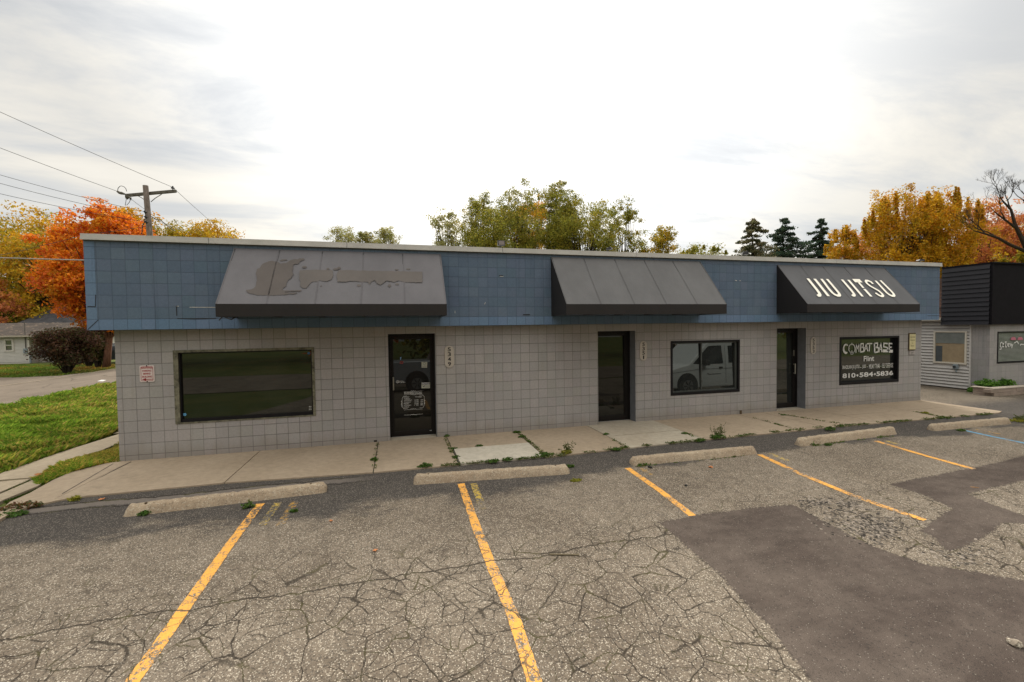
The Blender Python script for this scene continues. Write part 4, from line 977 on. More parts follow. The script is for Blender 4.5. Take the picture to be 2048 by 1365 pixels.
for cx in (640, 825): mb.add([Np(cx+75*math.cos(t), 545-(80*math.sin(t) if math.sin(t) > 0 else 10*math.sin(t))) for t in np.linspace(0, 2*math.pi, 17)[:-1]], [tuple(range(16))])
mb.build('pink_print', mat('pink_vinyl', (.48, .14, .20), .5), nw, fix=False)
mb = MB()
for pts in ([(330, 610), (285, 640), (280, 730), (320, 760), (345, 700), (300, 800), (262, 800)], [(350, 700), (375, 650), (350, 640), (350, 740), (385, 730)], [(400, 620), (440, 600), (425, 740), (460, 745)], [(480, 720), (480, 660), (520, 650), (500, 730), (530, 735)], [(545, 640), (555, 720), (580, 650)], [(590, 660), (590, 720), (630, 660), (590, 775)], [(660, 640), (740, 590), (780, 660)], [(820, 700), (850, 670), (960, 680)]):
    ribbon(mb, [Np(*p) for p in pts], .035, (0, -1, 0))
mb.build('script_lettering', mWhiteV, nw, fix=False)
# meter box on the siding
p = on(1911, 735, 0, NX0-.06); o = empty('utility_meter', (NX0, p[1], p[2]-.1), 'small grey utility meter box on the white siding below the side window', 'meter box')
mMet = mat('meter_grey', (.22, .26, .28), .5)
MB().box(NX0-.10, NX0-.024, p[1]-.07, p[1]+.06, p[2]-.06, p[2]+.10).build('box', mMet, o, bevel=.006)
MB().tube([(NX0-.14, p[1]-.0, p[2]+.02), (NX0-.10, p[1], p[2]+.02)], .035, 12).build('dial', mBlackM, o)
MB().tube([(NX0-.06, p[1]-.02, p[2]-.06), (NX0-.06, p[1]-.02, p[2]-.16)], .02, 8).build('pipe', mMet, o)
# planter
mBlk = concrete_mat('retaining_block', (.24, .19, .15), (.33, .26, .21), sp=1.0)
p0 = flat(1979, 791, .0); px0, py0 = float(p0[0]), float(p0[1])
o = empty('planter_wall', (px0+.1, -.6, 0), 'low planter of rough brown retaining blocks in front of the grey shop', 'planter')
mb = MB(); r = random.Random(3)
mbc = MB()
for row, (z0_, z1_) in enumerate(((-.03, .075), (.08, .185))):
    x = px0-(.12 if row else 0)
    while x < px0+5:
        wv = .38; mb.box(x+.004, x+wv-.004, py0-.10+r.uniform(-.01, .01), py0+.10, z0_, z1_); x += wv
    y = py0+.105
    while y < NY0-.2: mb.box(px0+r.uniform(-.01, .01), px0+.18, y, min(y+.3, NY0-.03), z0_, z1_); y += .304
mb.build('blocks', mBlk, o, bevel=.008)
mbc.box(px0-.02, px0+5, py0-.11, py0+.11, .19, .225); mbc.box(px0-.02, px0+.2, py0+.112, NY0-.02, .19, .225); mbc.build('cap', concrete_mat('cap_block', (.34, .29, .235), (.40, .345, .28)), o, bevel=.008)
MB().box(px0+.19, px0+5, py0+.115, NY0-.02, -.02, .15).build('soil', mat('soil', (.05, .035, .025), .95), o)

# ------------------------------------------------------------------ plants
def leaves(C, n, size, pal, r, spread=None, flat_=0.0, long=1.0):
    """C centres (k,3); n leaves total; returns verts, quads, colours"""
    k = len(C); idx = r.randint(0, k, n); sp = spread if spread is not None else np.ones((k, 3))*.3
    c = C[idx]+np.clip(r.normal(size=(n, 3)), -1.7, 1.7)*sp[idx]
    a = r.normal(size=(n, 3)); a[:, 2] *= (1-flat_); a /= np.linalg.norm(a, axis=1)[:, None]
    b = np.cross(a, r.normal(size=(n, 3))); b /= np.linalg.norm(b, axis=1)[:, None]
    s_ = (size*r.uniform(.6, 1.4, n))[:, None]
    V = np.stack([c-a*s_*long, c+b*s_*.55, c+a*s_*long, c-b*s_*.55], 1).reshape(-1, 3)
    Q = np.arange(n*4).reshape(-1, 4)
    pal = np.array(pal); ci = r.randint(0, len(pal), n)
    clump = r.randint(0, len(pal), k)[idx]; use = r.rand(n) < .55; ci = np.where(use, clump, ci)
    col = pal[ci]*r.uniform(.75, 1.25, (n, 1)); col = np.concatenate([np.clip(col, 0, 1), np.ones((n, 1))], 1)
    return V, Q, np.repeat(col, 4, axis=0)
PAL = dict(
    orange=[(.74, .22, .012), (.82, .29, .02), (.70, .18, .012), (.66, .29, .02), (.52, .18, .01), (.70, .17, .04)],
    yellow=[(.56, .34, .02), (.64, .40, .03), (.48, .28, .016), (.40, .32, .03), (.58, .30, .02)],
    gold=[(.58, .32, .014), (.66, .38, .02), (.48, .25, .012), (.42, .29, .02), (.60, .27, .014)],
    ygreen=[(.34, .26, .02), (.42, .29, .02), (.27, .23, .02), (.48, .28, .018), (.22, .20, .02)],
    willow=[(.27, .26, .035), (.33, .30, .04), (.22, .22, .035), (.40, .31, .04), (.17, .18, .03)],
    pale=[(.32, .32, .11), (.38, .36, .12), (.27, .26, .09), (.36, .29, .09)],
    pine=[(.035, .065, .040), (.045, .08, .045), (.03, .05, .035), (.06, .075, .04)],
    pineb=[(.16, .14, .07), (.13, .13, .06), (.07, .09, .045), (.20, .16, .08)],
    red=[(.60, .22, .09), (.64, .28, .08), (.54, .20, .09), (.62, .33, .05)],
    bush=[(.07, .034, .022), (.085, .042, .025), (.055, .05, .02), (.075, .07, .02), (.10, .05, .025)],
    bushg=[(.055, .065, .015), (.08, .08, .02), (.04, .05, .012), (.10, .08, .02)],
    green=[(.08, .13, .02), (.11, .17, .03), (.06, .10, .02)])
def tree(label, pxc, pyt, wpx, Dp_, pal, group='trees', shape='round', n=9000, size=.17, seed=1, name='tree', cat='tree', bark_=None, zb=.25, tips=70, dens=1.0, lean=0.0, tr=None, depth=None, clump=.10):
    r = np.random.RandomState(seed); rr = random.Random(seed)
    top = at(pxc, pyt, Dp_); base = at(pxc, 660, Dp_); bx, by = base[0], base[1]; H = top[2]-(-.02); Wd = wpx*Dp_/F
    o = empty(name, (bx, by, -.05), label, cat, group)
    cz0 = H*zb; ch = (H-cz0)/2; cc_ = np.array([bx, by, cz0+ch]); rad = np.array([Wd/2, (depth or Wd)/2, ch])
    T = []
    while len(T) < tips:
        v = r.uniform(-1, 1, 3); q = np.linalg.norm(v)
        if shape == 'pine':
            t = (v[2]+1)/2
            if math.hypot(v[0], v[1]) > (1-t)**.8+.06: continue
        elif q > 1 or q < .25: continue
        elif q < .6 and r.rand() < .5: continue
        if shape == 'vase' and math.hypot(v[0], v[1]) > .35+.65*(v[2]+1)/2: continue
        T.append(v)
    T = np.array(T); j = r.uniform(.86, 1.0, (tips, 1))
    P = cc_+T*rad*j
    if shape == 'pine':
        P = []
        for lv in range(15):
            t = lv/14.0; R_ = ((1-t)**.62*.92+.04)*Wd*.5; m_ = max(2, int(6*(1-t))+2); a0 = r.uniform(0, 6.28)
            for k in range(m_): q = R_*r.uniform(.45, 1.15); a_ = a0+6.283*k/m_; P.append([bx+q*math.cos(a_), by+q*math.sin(a_), cz0+(H*.985-cz0)*t+r.normal()*.01*H+(.012*H if t < .9 else 0)])
        P = np.array(P)
    # the highest and widest tips reach the measured outline
    if shape != 'pine': P[:, 2] = cz0+(P[:, 2]-cz0)*((H*.975-cz0)/(P[:, 2].max()-cz0))
    wood = MB(); tr_ = tr or max(.12, H*.022)
    forks = []
    nt = 9; tp = []
    for k in range(nt):
        t = k/(nt-1); tp.append(np.array([bx+lean*t*H+.015*H*math.sin(2.1*t*3+seed), by+.015*H*math.cos(3*t+seed), -.05+t*H*(.93 if shape == 'pine' else .78)]))
    wood.tube(tp, [tr_*(1-.86*k/(nt-1)) for k in range(nt)], 7)
    for q in P:
        if shape == 'pine': t0 = max(.05, (q[2]-.03*H)/(H*.93))
        else: t0 = min(.95, max(.22, (q[2]/H)*.75-r.uniform(.05, .25)))
        k = min(nt-2, int(t0*(nt-1))); f_ = t0*(nt-1)-k; a = tp[k]*(1-f_)+tp[k+1]*f_
        m1 = a*.55+q*.45+np.array([0, 0, (.04 if shape != 'vase' else .07)*H*(1 if shape != 'pine' else -.2)])*r.uniform(.2, 1)+r.normal(size=3)*.012*H
        rb = tr_*(.42 if shape == 'willow' else .30)*(1-t0*.6); wood.tube([a, m1, m1*.4+q*.6+r.normal(size=3)*.008*H, q], [rb, rb*.6, rb*.35, rb*.12], 5, cap=False)
    wood.build('trunk', bark_ or mBark, o, smooth=True, fix=False)
    # leaf clumps: tip + points back along the branch
    cs = []; sp = []
    cr = clump*Wd
    for q in P:
        if shape == 'pine':
            if r.rand() < .16: continue
            for g in (.35, .62, .85, 1.0):
                cs.append(np.array([bx, by, q[2]])*(1-g)+q*g+[0, 0, (1-g)*.02*H]); w3 = .50*cr*max(.42, 1-(q[2]-cz0)/(H-cz0))*r.uniform(.6, 1.4); sp.append([w3, w3, w3*.30+.05])
            continue
        for g in range(3):
            c = q+r.normal(size=3)*cr*(.9 if g else .2); s3 = cr*r.uniform(.35, .8)
            if shape == 'spiky': c = q+np.array([r.normal()*cr*.8, r.normal()*cr*.8, r.normal()*cr]); sp.append([s3*.75, s3*.75, s3*1.15])
            elif shape == 'willow': sp.append([s3*1.05, s3*1.05, s3*.8])
            else: sp.append([s3, s3, s3*.75])
            cs.append(c)
    cs = np.array(cs); sp = np.array(sp)
    if shape == 'spiky':
        ns = 26; e_ = r.uniform(-1, 1, (ns, 2)); e_ = e_[np.hypot(e_[:, 0], e_[:, 1]) < .95]
        for ex, ey in e_:
            hz = math.sqrt(max(0, 1-ex*ex-ey*ey)); b0 = cc_+np.array([ex*rad[0], ey*rad[1], hz*rad[2]*.86]); 
            for g in range(5): cs = np.vstack([cs, b0+np.array([0, 0, (g-1.5)*.055*rad[2]])]); wgt = .42*(1-g*.16)*cr; sp = np.vstack([sp, [wgt*.6, wgt*.6, .045*rad[2]]])
    V, Q, C = leaves(cs, int(n*dens), size, PAL[pal], r, sp, long=1.0)
    V[:, 2] = np.minimum(V[:, 2], H*1.02)
    fast('crown', V, Q, mLeaf, o, C)
    return o
gt = 'trees standing around and behind the buildings'
tree('broad yellow-green tree at the far left edge behind the white house', 20, 447, 260, 56, 'ygreen', gt, n=32000, size=.17, seed=3, zb=.08, tips=150, clump=.09)
tree('yellow tree rising between the far left tree and the orange maple', 112, 420, 150, 52, 'yellow', gt, n=16000, size=.15, seed=9, zb=.15, tips=90)
tree('big bright orange maple by the left end of the storefront', 214, 420, 190, 29, 'orange', gt, n=52000, size=.10, seed=5, zb=.22, tips=150, bark_=mBarkR, clump=.075)
tree('yellow tree right behind the orange maple and the utility pole', 262, 420, 130, 60, 'gold', gt, n=14000, size=.18, seed=12, zb=.3, tips=70)
tree('reddish bare-topped tree at the far left, low behind the white house', -10, 560, 90, 48, 'red', gt, n=3500, size=.15, seed=14, zb=.15, tips=40)
tree('low yellow-green tree just right of the utility pole', 350, 452, 100, 62, 'ygreen', gt, n=9000, size=.15, seed=15, zb=.62, tips=60, clump=.12)
tree('yellow-green tree between the utility pole and the widest awning', 428, 453, 110, 62, 'yellow', gt, n=10000, size=.15, seed=16, zb=.62, tips=60, clump=.12)
for i, (x, y, w_, lb) in enumerate(((694, 457, 64, 'left one of the little round pale trees far beyond the roof'), (735, 464, 34, 'smallest middle one of the little pale trees far beyond the roof'), (773, 457, 52, 'right one of the little round pale trees far beyond the roof'))):
    tree(lb, x, y, w_, 95, 'pale', gt, n=5200, size=.15, seed=20+i, zb=.70, tips=44, shape='round', clump=.12)
tree('small loose tree at the left foot of the tall green willows', 900, 427, 72, 58, 'pale', gt, 'willow', n=8000, size=.11, seed=31, zb=.52, tips=50, clump=.10)
tree('rounded green tree at the left of the tall willow clump', 968, 386, 90, 56, 'willow', gt, 'round', n=19000, size=.10, seed=32, zb=.42, tips=90, clump=.095)
tree('tallest airy willow with a dark forked trunk in the middle of the clump', 1040, 362, 105, 54, 'willow', gt, 'round', n=12000, size=.10, seed=33, zb=.46, tips=75, tr=.3, lean=.01, clump=.085)
tree('small golden tree glowing through the gap in the willow clump', 1062, 405, 90, 64, 'gold', gt, n=9000, size=.15, seed=34, zb=.45, tips=50)
tree('tall dense green willow right of the forked one', 1118, 366, 84, 54, 'willow', gt, 'round', n=17000, size=.10, seed=35, zb=.45, tips=90, clump=.09)
tree('wide low green willow at the right of the clump', 1165, 404, 150, 52, 'willow', gt, 'round', n=36000, size=.10, seed=36, zb=.36, tips=130, clump=.08)
tree('wide low green willow filling the foot of the clump at the left', 1005, 424, 150, 53, 'willow', gt, 'round', n=32000, size=.10, seed=46, zb=.36, tips=120, clump=.08)
tree('airy willow with open branches at the right end of the clump', 1248, 402, 78, 54, 'willow', gt, 'round', n=7500, size=.10, seed=37, zb=.50, tips=50, clump=.085, tr=.28)
tree('small loose yellow-green tree standing right of the willow clump', 1322, 454, 76, 54, 'ygreen', gt, 'willow', n=6500, size=.11, seed=38, zb=.60, tips=44, clump=.10)
tree('thin treetop barely showing above the roof between the willows and the pines', 1405, 494, 90, 70, 'willow', gt, 'spiky', n=5000, size=.14, seed=39, zb=.72, tips=44)
tree('sparse brownish pine, left of three', 1505, 438, 104, 70, 'pineb', gt, 'pine', n=9000, size=.15, seed=41, zb=.58, tips=100, name='pine_tree', clump=.11)
tree('dark dense pine, middle of three', 1568, 443, 116, 72, 'pine', gt, 'pine', n=15000, size=.15, seed=42, zb=.56, tips=110, name='pine_tree', clump=.12)
tree('narrow dark pine, right of three beside the golden trees', 1640, 444, 84, 72, 'pine', gt, 'pine', n=10000, size=.15, seed=43, zb=.58, tips=90, name='pine_tree', clump=.12)
tree('small golden tree with a pointed top next to the right pine', 1684, 458, 62, 50, 'gold', gt, 'spiky', n=12000, size=.11, seed=51, zb=.45, tips=60)
tree('low reddish-yellow tree between the small and the big golden trees', 1732, 470, 80, 62, 'red', gt, n=7000, size=.14, seed=52, zb=.5, tips=50)
tree('big golden tree with upright tufts, left of the pair', 1805, 390, 140, 46, 'gold', gt, 'spiky', n=40000, size=.105, seed=53, zb=.32, tips=120, tr=.26, clump=.085)
tree('big golden tree with upright tufts, right of the pair', 1884, 386, 120, 46, 'gold', gt, 'spiky', n=36000, size=.105, seed=54, zb=.30, tips=110, tr=.26, clump=.085)
tree('orange-red thin-leaved tree right of the big golden pair', 1955, 410, 110, 54, 'red', gt, n=15000, size=.12, seed=55, zb=.3, tips=90)
tree('orange tree low behind the black roofed shop', 2000, 455, 150, 56, 'gold', gt, n=24000, size=.14, seed=56, zb=.2, tips=100)
tree('golden-orange tree at the far right edge', 2075, 425, 130, 50, 'red', gt, n=14000, size=.13, seed=57, zb=.25, tips=80)
tree('low green tree over the black roofed shop', 2040, 500, 70, 44, 'ygreen', gt, n=9000, size=.12, seed=58, zb=.4, tips=50)
# bare tree
def bare(label, px, Dp_, pts_list, seed):
    b = at(px, 660, Dp_); o = empty('bare_tree', (b[0], b[1], -.05), label, 'tree', gt); mb = MB(); r = random.Random(seed)
    def grow(p, d, L, rad, k):
        q = p+d*L; mid = p+d*L*.5+Vector((r.uniform(-1, 1), r.uniform(-1, 1), r.uniform(-1, 1)))*L*.07
        mb.tube([p, mid, q], [rad, rad*.82, rad*.66], 5, cap=False)
        if k == 0 or rad < .006: return
        for i in range(3 if k < 5 else 2):
            ax = Vector((r.uniform(-1, 1), r.uniform(-1, 1), r.uniform(-.3, 1))).normalized(); nd = (d*1.0+ax*r.uniform(.45, .85)+Vector((0, 0, .10))).normalized()
            grow(q, nd, L*r.uniform(.62, .82), rad*.62, k-1)
    for l, rr_ in pts_list:
        W = [Vector(at(x, y, Dp_)) for x, y in l]; mb.tube(W, rr_, 6)
        for i in range(1, len(W)):
            if rr_[i] < .13: grow(W[i], ((W[i]-W[i-1]).normalized()+Vector((r.uniform(-.4, .4), r.uniform(-.4, .4), .35))).normalized(), .95, rr_[i]*.7, 5)
    mb.build('trunk', mBark, o, fix=False)
bare('tall bare dark-limbed tree at the right edge of the photo', 2068, 40,
     [([(2085, 680), (2075, 560), (2062, 512), (2045, 480), (2030, 450), (2022, 420), (2005, 402)], [.34, .32, .28, .20, .14, .10, .07]),
      ([(2058, 506), (2020, 490), (1995, 476), (1970, 468), (1948, 462)], [.16, .13, .10, .08, .04]),
      ([(2062, 512), (2080, 460), (2062, 420), (2046, 400)], [.16, .12, .09, .05]),
      ([(2034, 458), (2010, 440), (1990, 425)], [.11, .08, .04])], 5)
# bushes by the white house
def bush(label, px, pyb, pyt, wpx, Dp_, pal, n, seed, group='bushes by the white house'):
    r = np.random.RandomState(seed); b = at(px, pyb, Dp_); t = at(px, pyt, Dp_); W = wpx*Dp_/F; H = t[2]-(-.02)
    o = empty('bush', (b[0], b[1], -.03), label, 'bush', group)
    wood = MB(); P = []
    for k in range(46):
        a = r.uniform(0, 2*math.pi); e_ = r.uniform(0, 1)**.6; z = H*r.uniform(.3, .97); rad = W/2*e_*math.sin(min(1, (z/H)*1.1)*math.pi*.62+.12)
        q = np.array([b[0]+rad*math.cos(a), b[1]+rad*math.sin(a), z]); P.append(q)
        s0 = np.array([b[0]+.12*math.cos(a), b[1]+.12*math.sin(a), -.03]); wood.tube([s0, s0*.5+q*.5+np.array([0, 0, .12*H]), q], [.03, .02, .006], 4, cap=False)
    wood.build('stems', mBark, o, fix=False)
    V, Q, C = leaves(np.array(P), n, .06, PAL[pal], r, np.ones((len(P), 3))*np.array([.09*W, .09*W, .08*H])); V[:, 2] = np.maximum(V[:, 2], .02)
    fast('foliage', V, Q, mLeaf, o, C)
bush('wide dark purple-brown bush in front of the white house', 134, 738, 664, 94, 25, 'bush', 15000, 71)
bush('dark green bush right behind the purple-brown bush', 178, 725, 664, 60, 30, 'bushg', 8000, 72)
bush('narrow green bush next to the brown tree trunk', 196, 728, 664, 32, 29, 'bushg', 7000, 73)

# grass blades on the verge
def grass(name, polys, n, h, seed, label, wbl=.012, pal=((.17, .28, .025), (.26, .34, .04), (.13, .22, .022), (.37, .34, .055), (.44, .34, .09), (.20, .30, .03)), zf=lambda y: -.05):
    r = np.random.RandomState(seed); P = []
    for poly in polys:
        poly = np.array(poly); mn, mx = poly.min(0), poly.max(0); area = (mx-mn).prod(); m = int(n*1.0/len(polys)); c = r.uniform(mn, mx, (m, 2))
        ins = np.zeros(m, bool); j = len(poly)-1
        for i in range(len(poly)):
            xi, yi = poly[i]; xj, yj = poly[j]
            cond = ((yi > c[:, 1]) != (yj > c[:, 1])) & (c[:, 0] < (xj-xi)*(c[:, 1]-yi)/(yj-yi+1e-12)+xi); ins ^= cond; j = i
        P.append(c[ins])
    P = np.concatenate(P); m = len(P)
    tuft = (np.sin(P[:, 0]*3.1+np.sin(P[:, 1]*2.3)*1.7)*np.sin(P[:, 1]*2.7+1.3*np.sin(P[:, 0]*1.9))+1)/2
    hh = h*(.35+.85*tuft)*r.uniform(.5, 1.35, m); ang = r.uniform(0, 2*math.pi, m); ln = r.uniform(.3, 1.0, m)*hh
    wx = np.cos(ang); wy = np.sin(ang); la = r.normal(-.5+.8*np.sin(P[:, 0]*.7+P[:, 1]*.5), .75, m); lx, ly = np.cos(la), np.sin(la)
    z0 = np.array([zf(y) for y in P[:, 1]]); wv = wbl*r.uniform(.6, 1.3, m)
    b0 = np.stack([P[:, 0]-wx*wv/2, P[:, 1]-wy*wv/2, z0], 1); b1 = np.stack([P[:, 0]+wx*wv/2, P[:, 1]+wy*wv/2, z0], 1)
    mx_ = P+np.stack([lx, ly], 1)*ln[:, None]*.4; m0 = np.stack([mx_[:, 0]+wx*wv*.4, mx_[:, 1]+wy*wv*.4, z0+hh*.65], 1)
    t_ = P+np.stack([lx, ly], 1)*ln[:, None]; tp_ = np.stack([t_[:, 0], t_[:, 1], z0+hh*r.uniform(.75, 1.0, m)], 1)
    V = np.stack([b0, b1, m0, tp_], 1).reshape(-1, 3); Q = np.arange(m*4).reshape(-1, 4)
    pal = np.array(pal); pch = (np.sin(P[:, 0]*.9+2)*np.sin(P[:, 1]*.55)+1)/2
    w_ = np.clip(pch+r.normal(0, .25, m), 0, .999); col = pal[(w_*len(pal)).astype(int)]*r.uniform(.65, 1.25, (m, 1))*(.62+.55*tuft[:, None])
    o = fast(name, V, Q, mGrassB, None, np.repeat(np.concatenate([np.clip(col, 0, 1), np.ones((m, 1))], 1), 4, axis=0)); o['kind'] = 'stuff'
    if label: tag(o, label, 'grass')
    return o
grass('grass', [[(-7.0, -.5), (-1.42, -.5), (-1.40, 6), (-7.05, 6)]], 105000, .19, 1, 'long uncut green grass between the side street and the concrete path', .013)
grass('verge_grass', [[(-7.05, 6), (-1.40, 6), (-1.4, 18), (-7.7, 18)]], 85000, .18, 2, 'shorter looking far part of the green lawn beside the storefront', .022)
grass('grass_strip', [[tuple(flat(*q)[:2]) for q in [(68, 957), (100, 940), (160, 915), (237, 889), (237, 921), (190, 931), (140, 944), (112, 955), (80, 968)]]], 30000, .11, 3, 'yellow-green grass tongue against the left corner of the storefront', .009, pal=((.18, .34, .03), (.32, .40, .05), (.52, .42, .08), (.60, .44, .10)))
grass('side_grass', [[(-.74, -.2), (.10, -.0), (.10, 10), (-.76, 10)]], 26000, .11, 4, 'grass strip along the side wall of the storefront', .010)
grass('far_grass', [[tuple(flat(*q)[:2]) for q in [(-120, 775), (-30, 756), (30, 754), (120, 750), (190, 742), (229, 735), (229, 728), (-120, 730)]]], 60000, .10, 5, 'lawn strewn with fallen leaves in front of the white house', .05, pal=((.12, .20, .025), (.17, .23, .035), (.20, .19, .04), (.38, .22, .04)))
grass('crack_grass', [[tuple(flat(*q)[:2]) for q in [(78, 972), (110, 955), (128, 950), (100, 963)]], [tuple(flat(*q)[:2]) for q in [(0, 985), (60, 958), (62, 961), (0, 989)]], [tuple(flat(*q)[:2]) for q in [(10, 998), (75, 971), (77, 974), (14, 1002)]]], 3500, .055, 6, 'thin grass growing in the joints of the corner path slabs', .006, pal=((.08, .15, .02), (.16, .17, .03), (.2, .15, .05)))

# weeds
def weed(x, y, rad, h, label, seed, pal='green', stalk=False, surf='lot', leafs=None, size=.016):
    r = np.random.RandomState(seed); p = gnd(x, y) if surf == 'lot' else flat(x, y)
    z0 = gz(p[1]) if surf == 'lot' else 0.0
    n = leafs or int(70*rad/.08)
    a = r.uniform(0, 2*math.pi, n); q = np.sqrt(r.rand(n))*rad; c = np.stack([p[0]+q*np.cos(a)*1.25, p[1]+q*np.sin(a)*.7, z0+h*(r.rand(n))*(1-.6*q/rad)+.004], 1)
    V, Q, C = leaves(c, n*4, size, PAL[pal], r, np.ones((n, 3))*np.array([.012, .012, .008]), flat_=.55)
    V[:, 2] = np.maximum(V[:, 2], z0+.003)
    if stalk:
        SV = []; SQ = []
        for k in range(16):
            b = np.array([p[0]+r.normal()*rad*.45, p[1]+r.normal()*rad*.2, z0]); t = b+np.array([r.normal()*.05, r.normal()*.03, h*r.uniform(1.2, 2.4)]); i0 = len(SV)
            SV += [b-[.003, 0, 0], b+[.003, 0, 0], t+[.0015, 0, 0], t-[.0015, 0, 0]]; SQ.append([i0, i0+1, i0+2, i0+3])
            for g in range(7):
                u = r.uniform(.3, 1); m = b*(1-u)+t*u; d = r.normal(size=3)*.02; i0 = len(SV); SV += [m, m+d+[0, 0, .01], m+d*1.6, m+d-[0, 0, .008]]; SQ.append([i0, i0+1, i0+2, i0+3])
        k0 = len(V); V = np.vstack([V, np.array(SV)]); Q = np.vstack([Q, np.array(SQ)+k0]); C = np.vstack([C, np.tile([[.10, .12, .035, 1]], (len(SV), 1))])
    o = fast('weed', V, Q, mLeaf, None, C); tag(o, label, 'weed', 'weeds in the pavement cracks'); return o
PAL['weed'] = [(.07, .15, .025), (.10, .19, .03), (.055, .11, .02), (.12, .16, .04)]
PAL['ywd'] = [(.28, .28, .03), (.33, .30, .04), (.22, .22, .03)]
PAL['rwd'] = [(.14, .06, .03), (.09, .10, .03), (.17, .09, .03), (.06, .09, .02)]
WD = [
 (42, 1018, .17, .10, 'reddish-green weed clump at the bottom left corner of the concrete walk', 'rwd', 'lot', False),
 (22, 1032, .13, .05, 'grey-green creeping weed below the reddish clump at the left edge', 'weed', 'lot', False),
 (150, 1001, .055, .07, 'small bright yellow star-shaped weed at the walk edge', 'ywd', 'lot', False),
 (290, 1030, .055, .05, 'little green weed against the front of the leftmost wheel stop', 'weed', 'lot', False),
 (497, 1016, .06, .09, 'green weed beside the top of the leftmost yellow line', 'weed', 'lot', False),
 (588, 1024, .035, .03, 'tiny weed on the faint orange old line', 'weed', 'lot', False),
 (748, 921, .05, .05, 'weed in the slab joint left of the door with business hours', 'weed', 'w', False),
 (850, 934, .09, .06, 'bright green weed behind the left end of the second wheel stop', 'weed', 'w', False),
 (893, 874, .04, .05, 'weed at the wall foot just right of the door with business hours', 'weed', 'w', False),
 (908, 899, .045, .04, 'weed at the upper left corner of the pale new slab', 'weed', 'w', False),
 (912, 916, .04, .04, 'weed halfway down the left side of the pale new slab', 'weed', 'w', False),
 (958, 893, .05, .02, 'flat weed on the top joint of the pale new slab', 'weed', 'w', False),
 (985, 924, .10, .03, 'creeping weed below the pale new slab', 'weed', 'w', False),
 (1015, 920, .08, .03, 'creeping weed at the lower right of the pale new slab', 'weed', 'w', False),
 (1034, 866, .07, .04, 'weed at the wall foot between the first two doors', 'weed', 'w', False),
 (1044, 875, .06, .03, 'weed just below the one at the wall foot between doors', 'weed', 'w', False),
 (1088, 911, .14, .04, 'dense moss and weed patch at the right corner of the pale new slab', 'weed', 'w', False),
 (1133, 907, .08, .08, 'upright brownish-green grass tuft at the walk edge', 'ywd', 'w', True),
 (1140, 935, .05, .05, 'weed hanging over the right end of the second wheel stop', 'weed', 'lot', False),
 (1152, 962, .07, .015, 'flat mossy weed on the asphalt below the second wheel stop', 'ywd', 'lot', False),
 (1212, 870, .05, .03, 'small weed in the joint under the middle door', 'weed', 'w', False),
 (1232, 900, .07, .03, 'weed on the walk edge left of the third wheel stop', 'weed', 'w', False),
 (1370, 868, .05, .02, 'weed in the joint at the right of the middle door slab', 'weed', 'w', False),
 (1436, 877, .13, .12, 'tallest weed with thin upright stalks at the walk edge', 'weed', 'w', True),
 (1400, 882, .09, .04, 'low weed left of the tall stalks', 'weed', 'w', False),
 (1285, 931, .06, .03, 'weed under the left end of the third wheel stop', 'weed', 'lot', False),
 (1660, 860, .10, .07, 'leafy weed behind the left half of the rough pitted wheel stop', 'weed', 'w', False),
 (1622, 889, .09, .05, 'weed at the left end of the rough pitted wheel stop', 'weed', 'lot', False),
 (1655, 891, .06, .03, 'weed under the front face of the rough pitted wheel stop', 'weed', 'lot', False),
 (1567, 831, .05, .02, 'weed in the joint in front of the door numbered 5353', 'weed', 'w', False),
 (1850, 827, .08, .02, 'yellowish moss in the last slab joint of the walk', 'ywd', 'w', False),
 (1923, 862, .07, .03, 'weed at the top of the blue painted line', 'weed', 'lot', False),
 (2040, 843, .20, .07, 'yellow-green grass clump right of the last wheel stop', 'ywd', 'lot', True)]
for i, (x, y, ra, h, lb, pl, sf, st_) in enumerate(WD): weed(x, y, ra, h, lb, 100+i, pl, st_, 'lot' if sf == 'lot' else 'w')
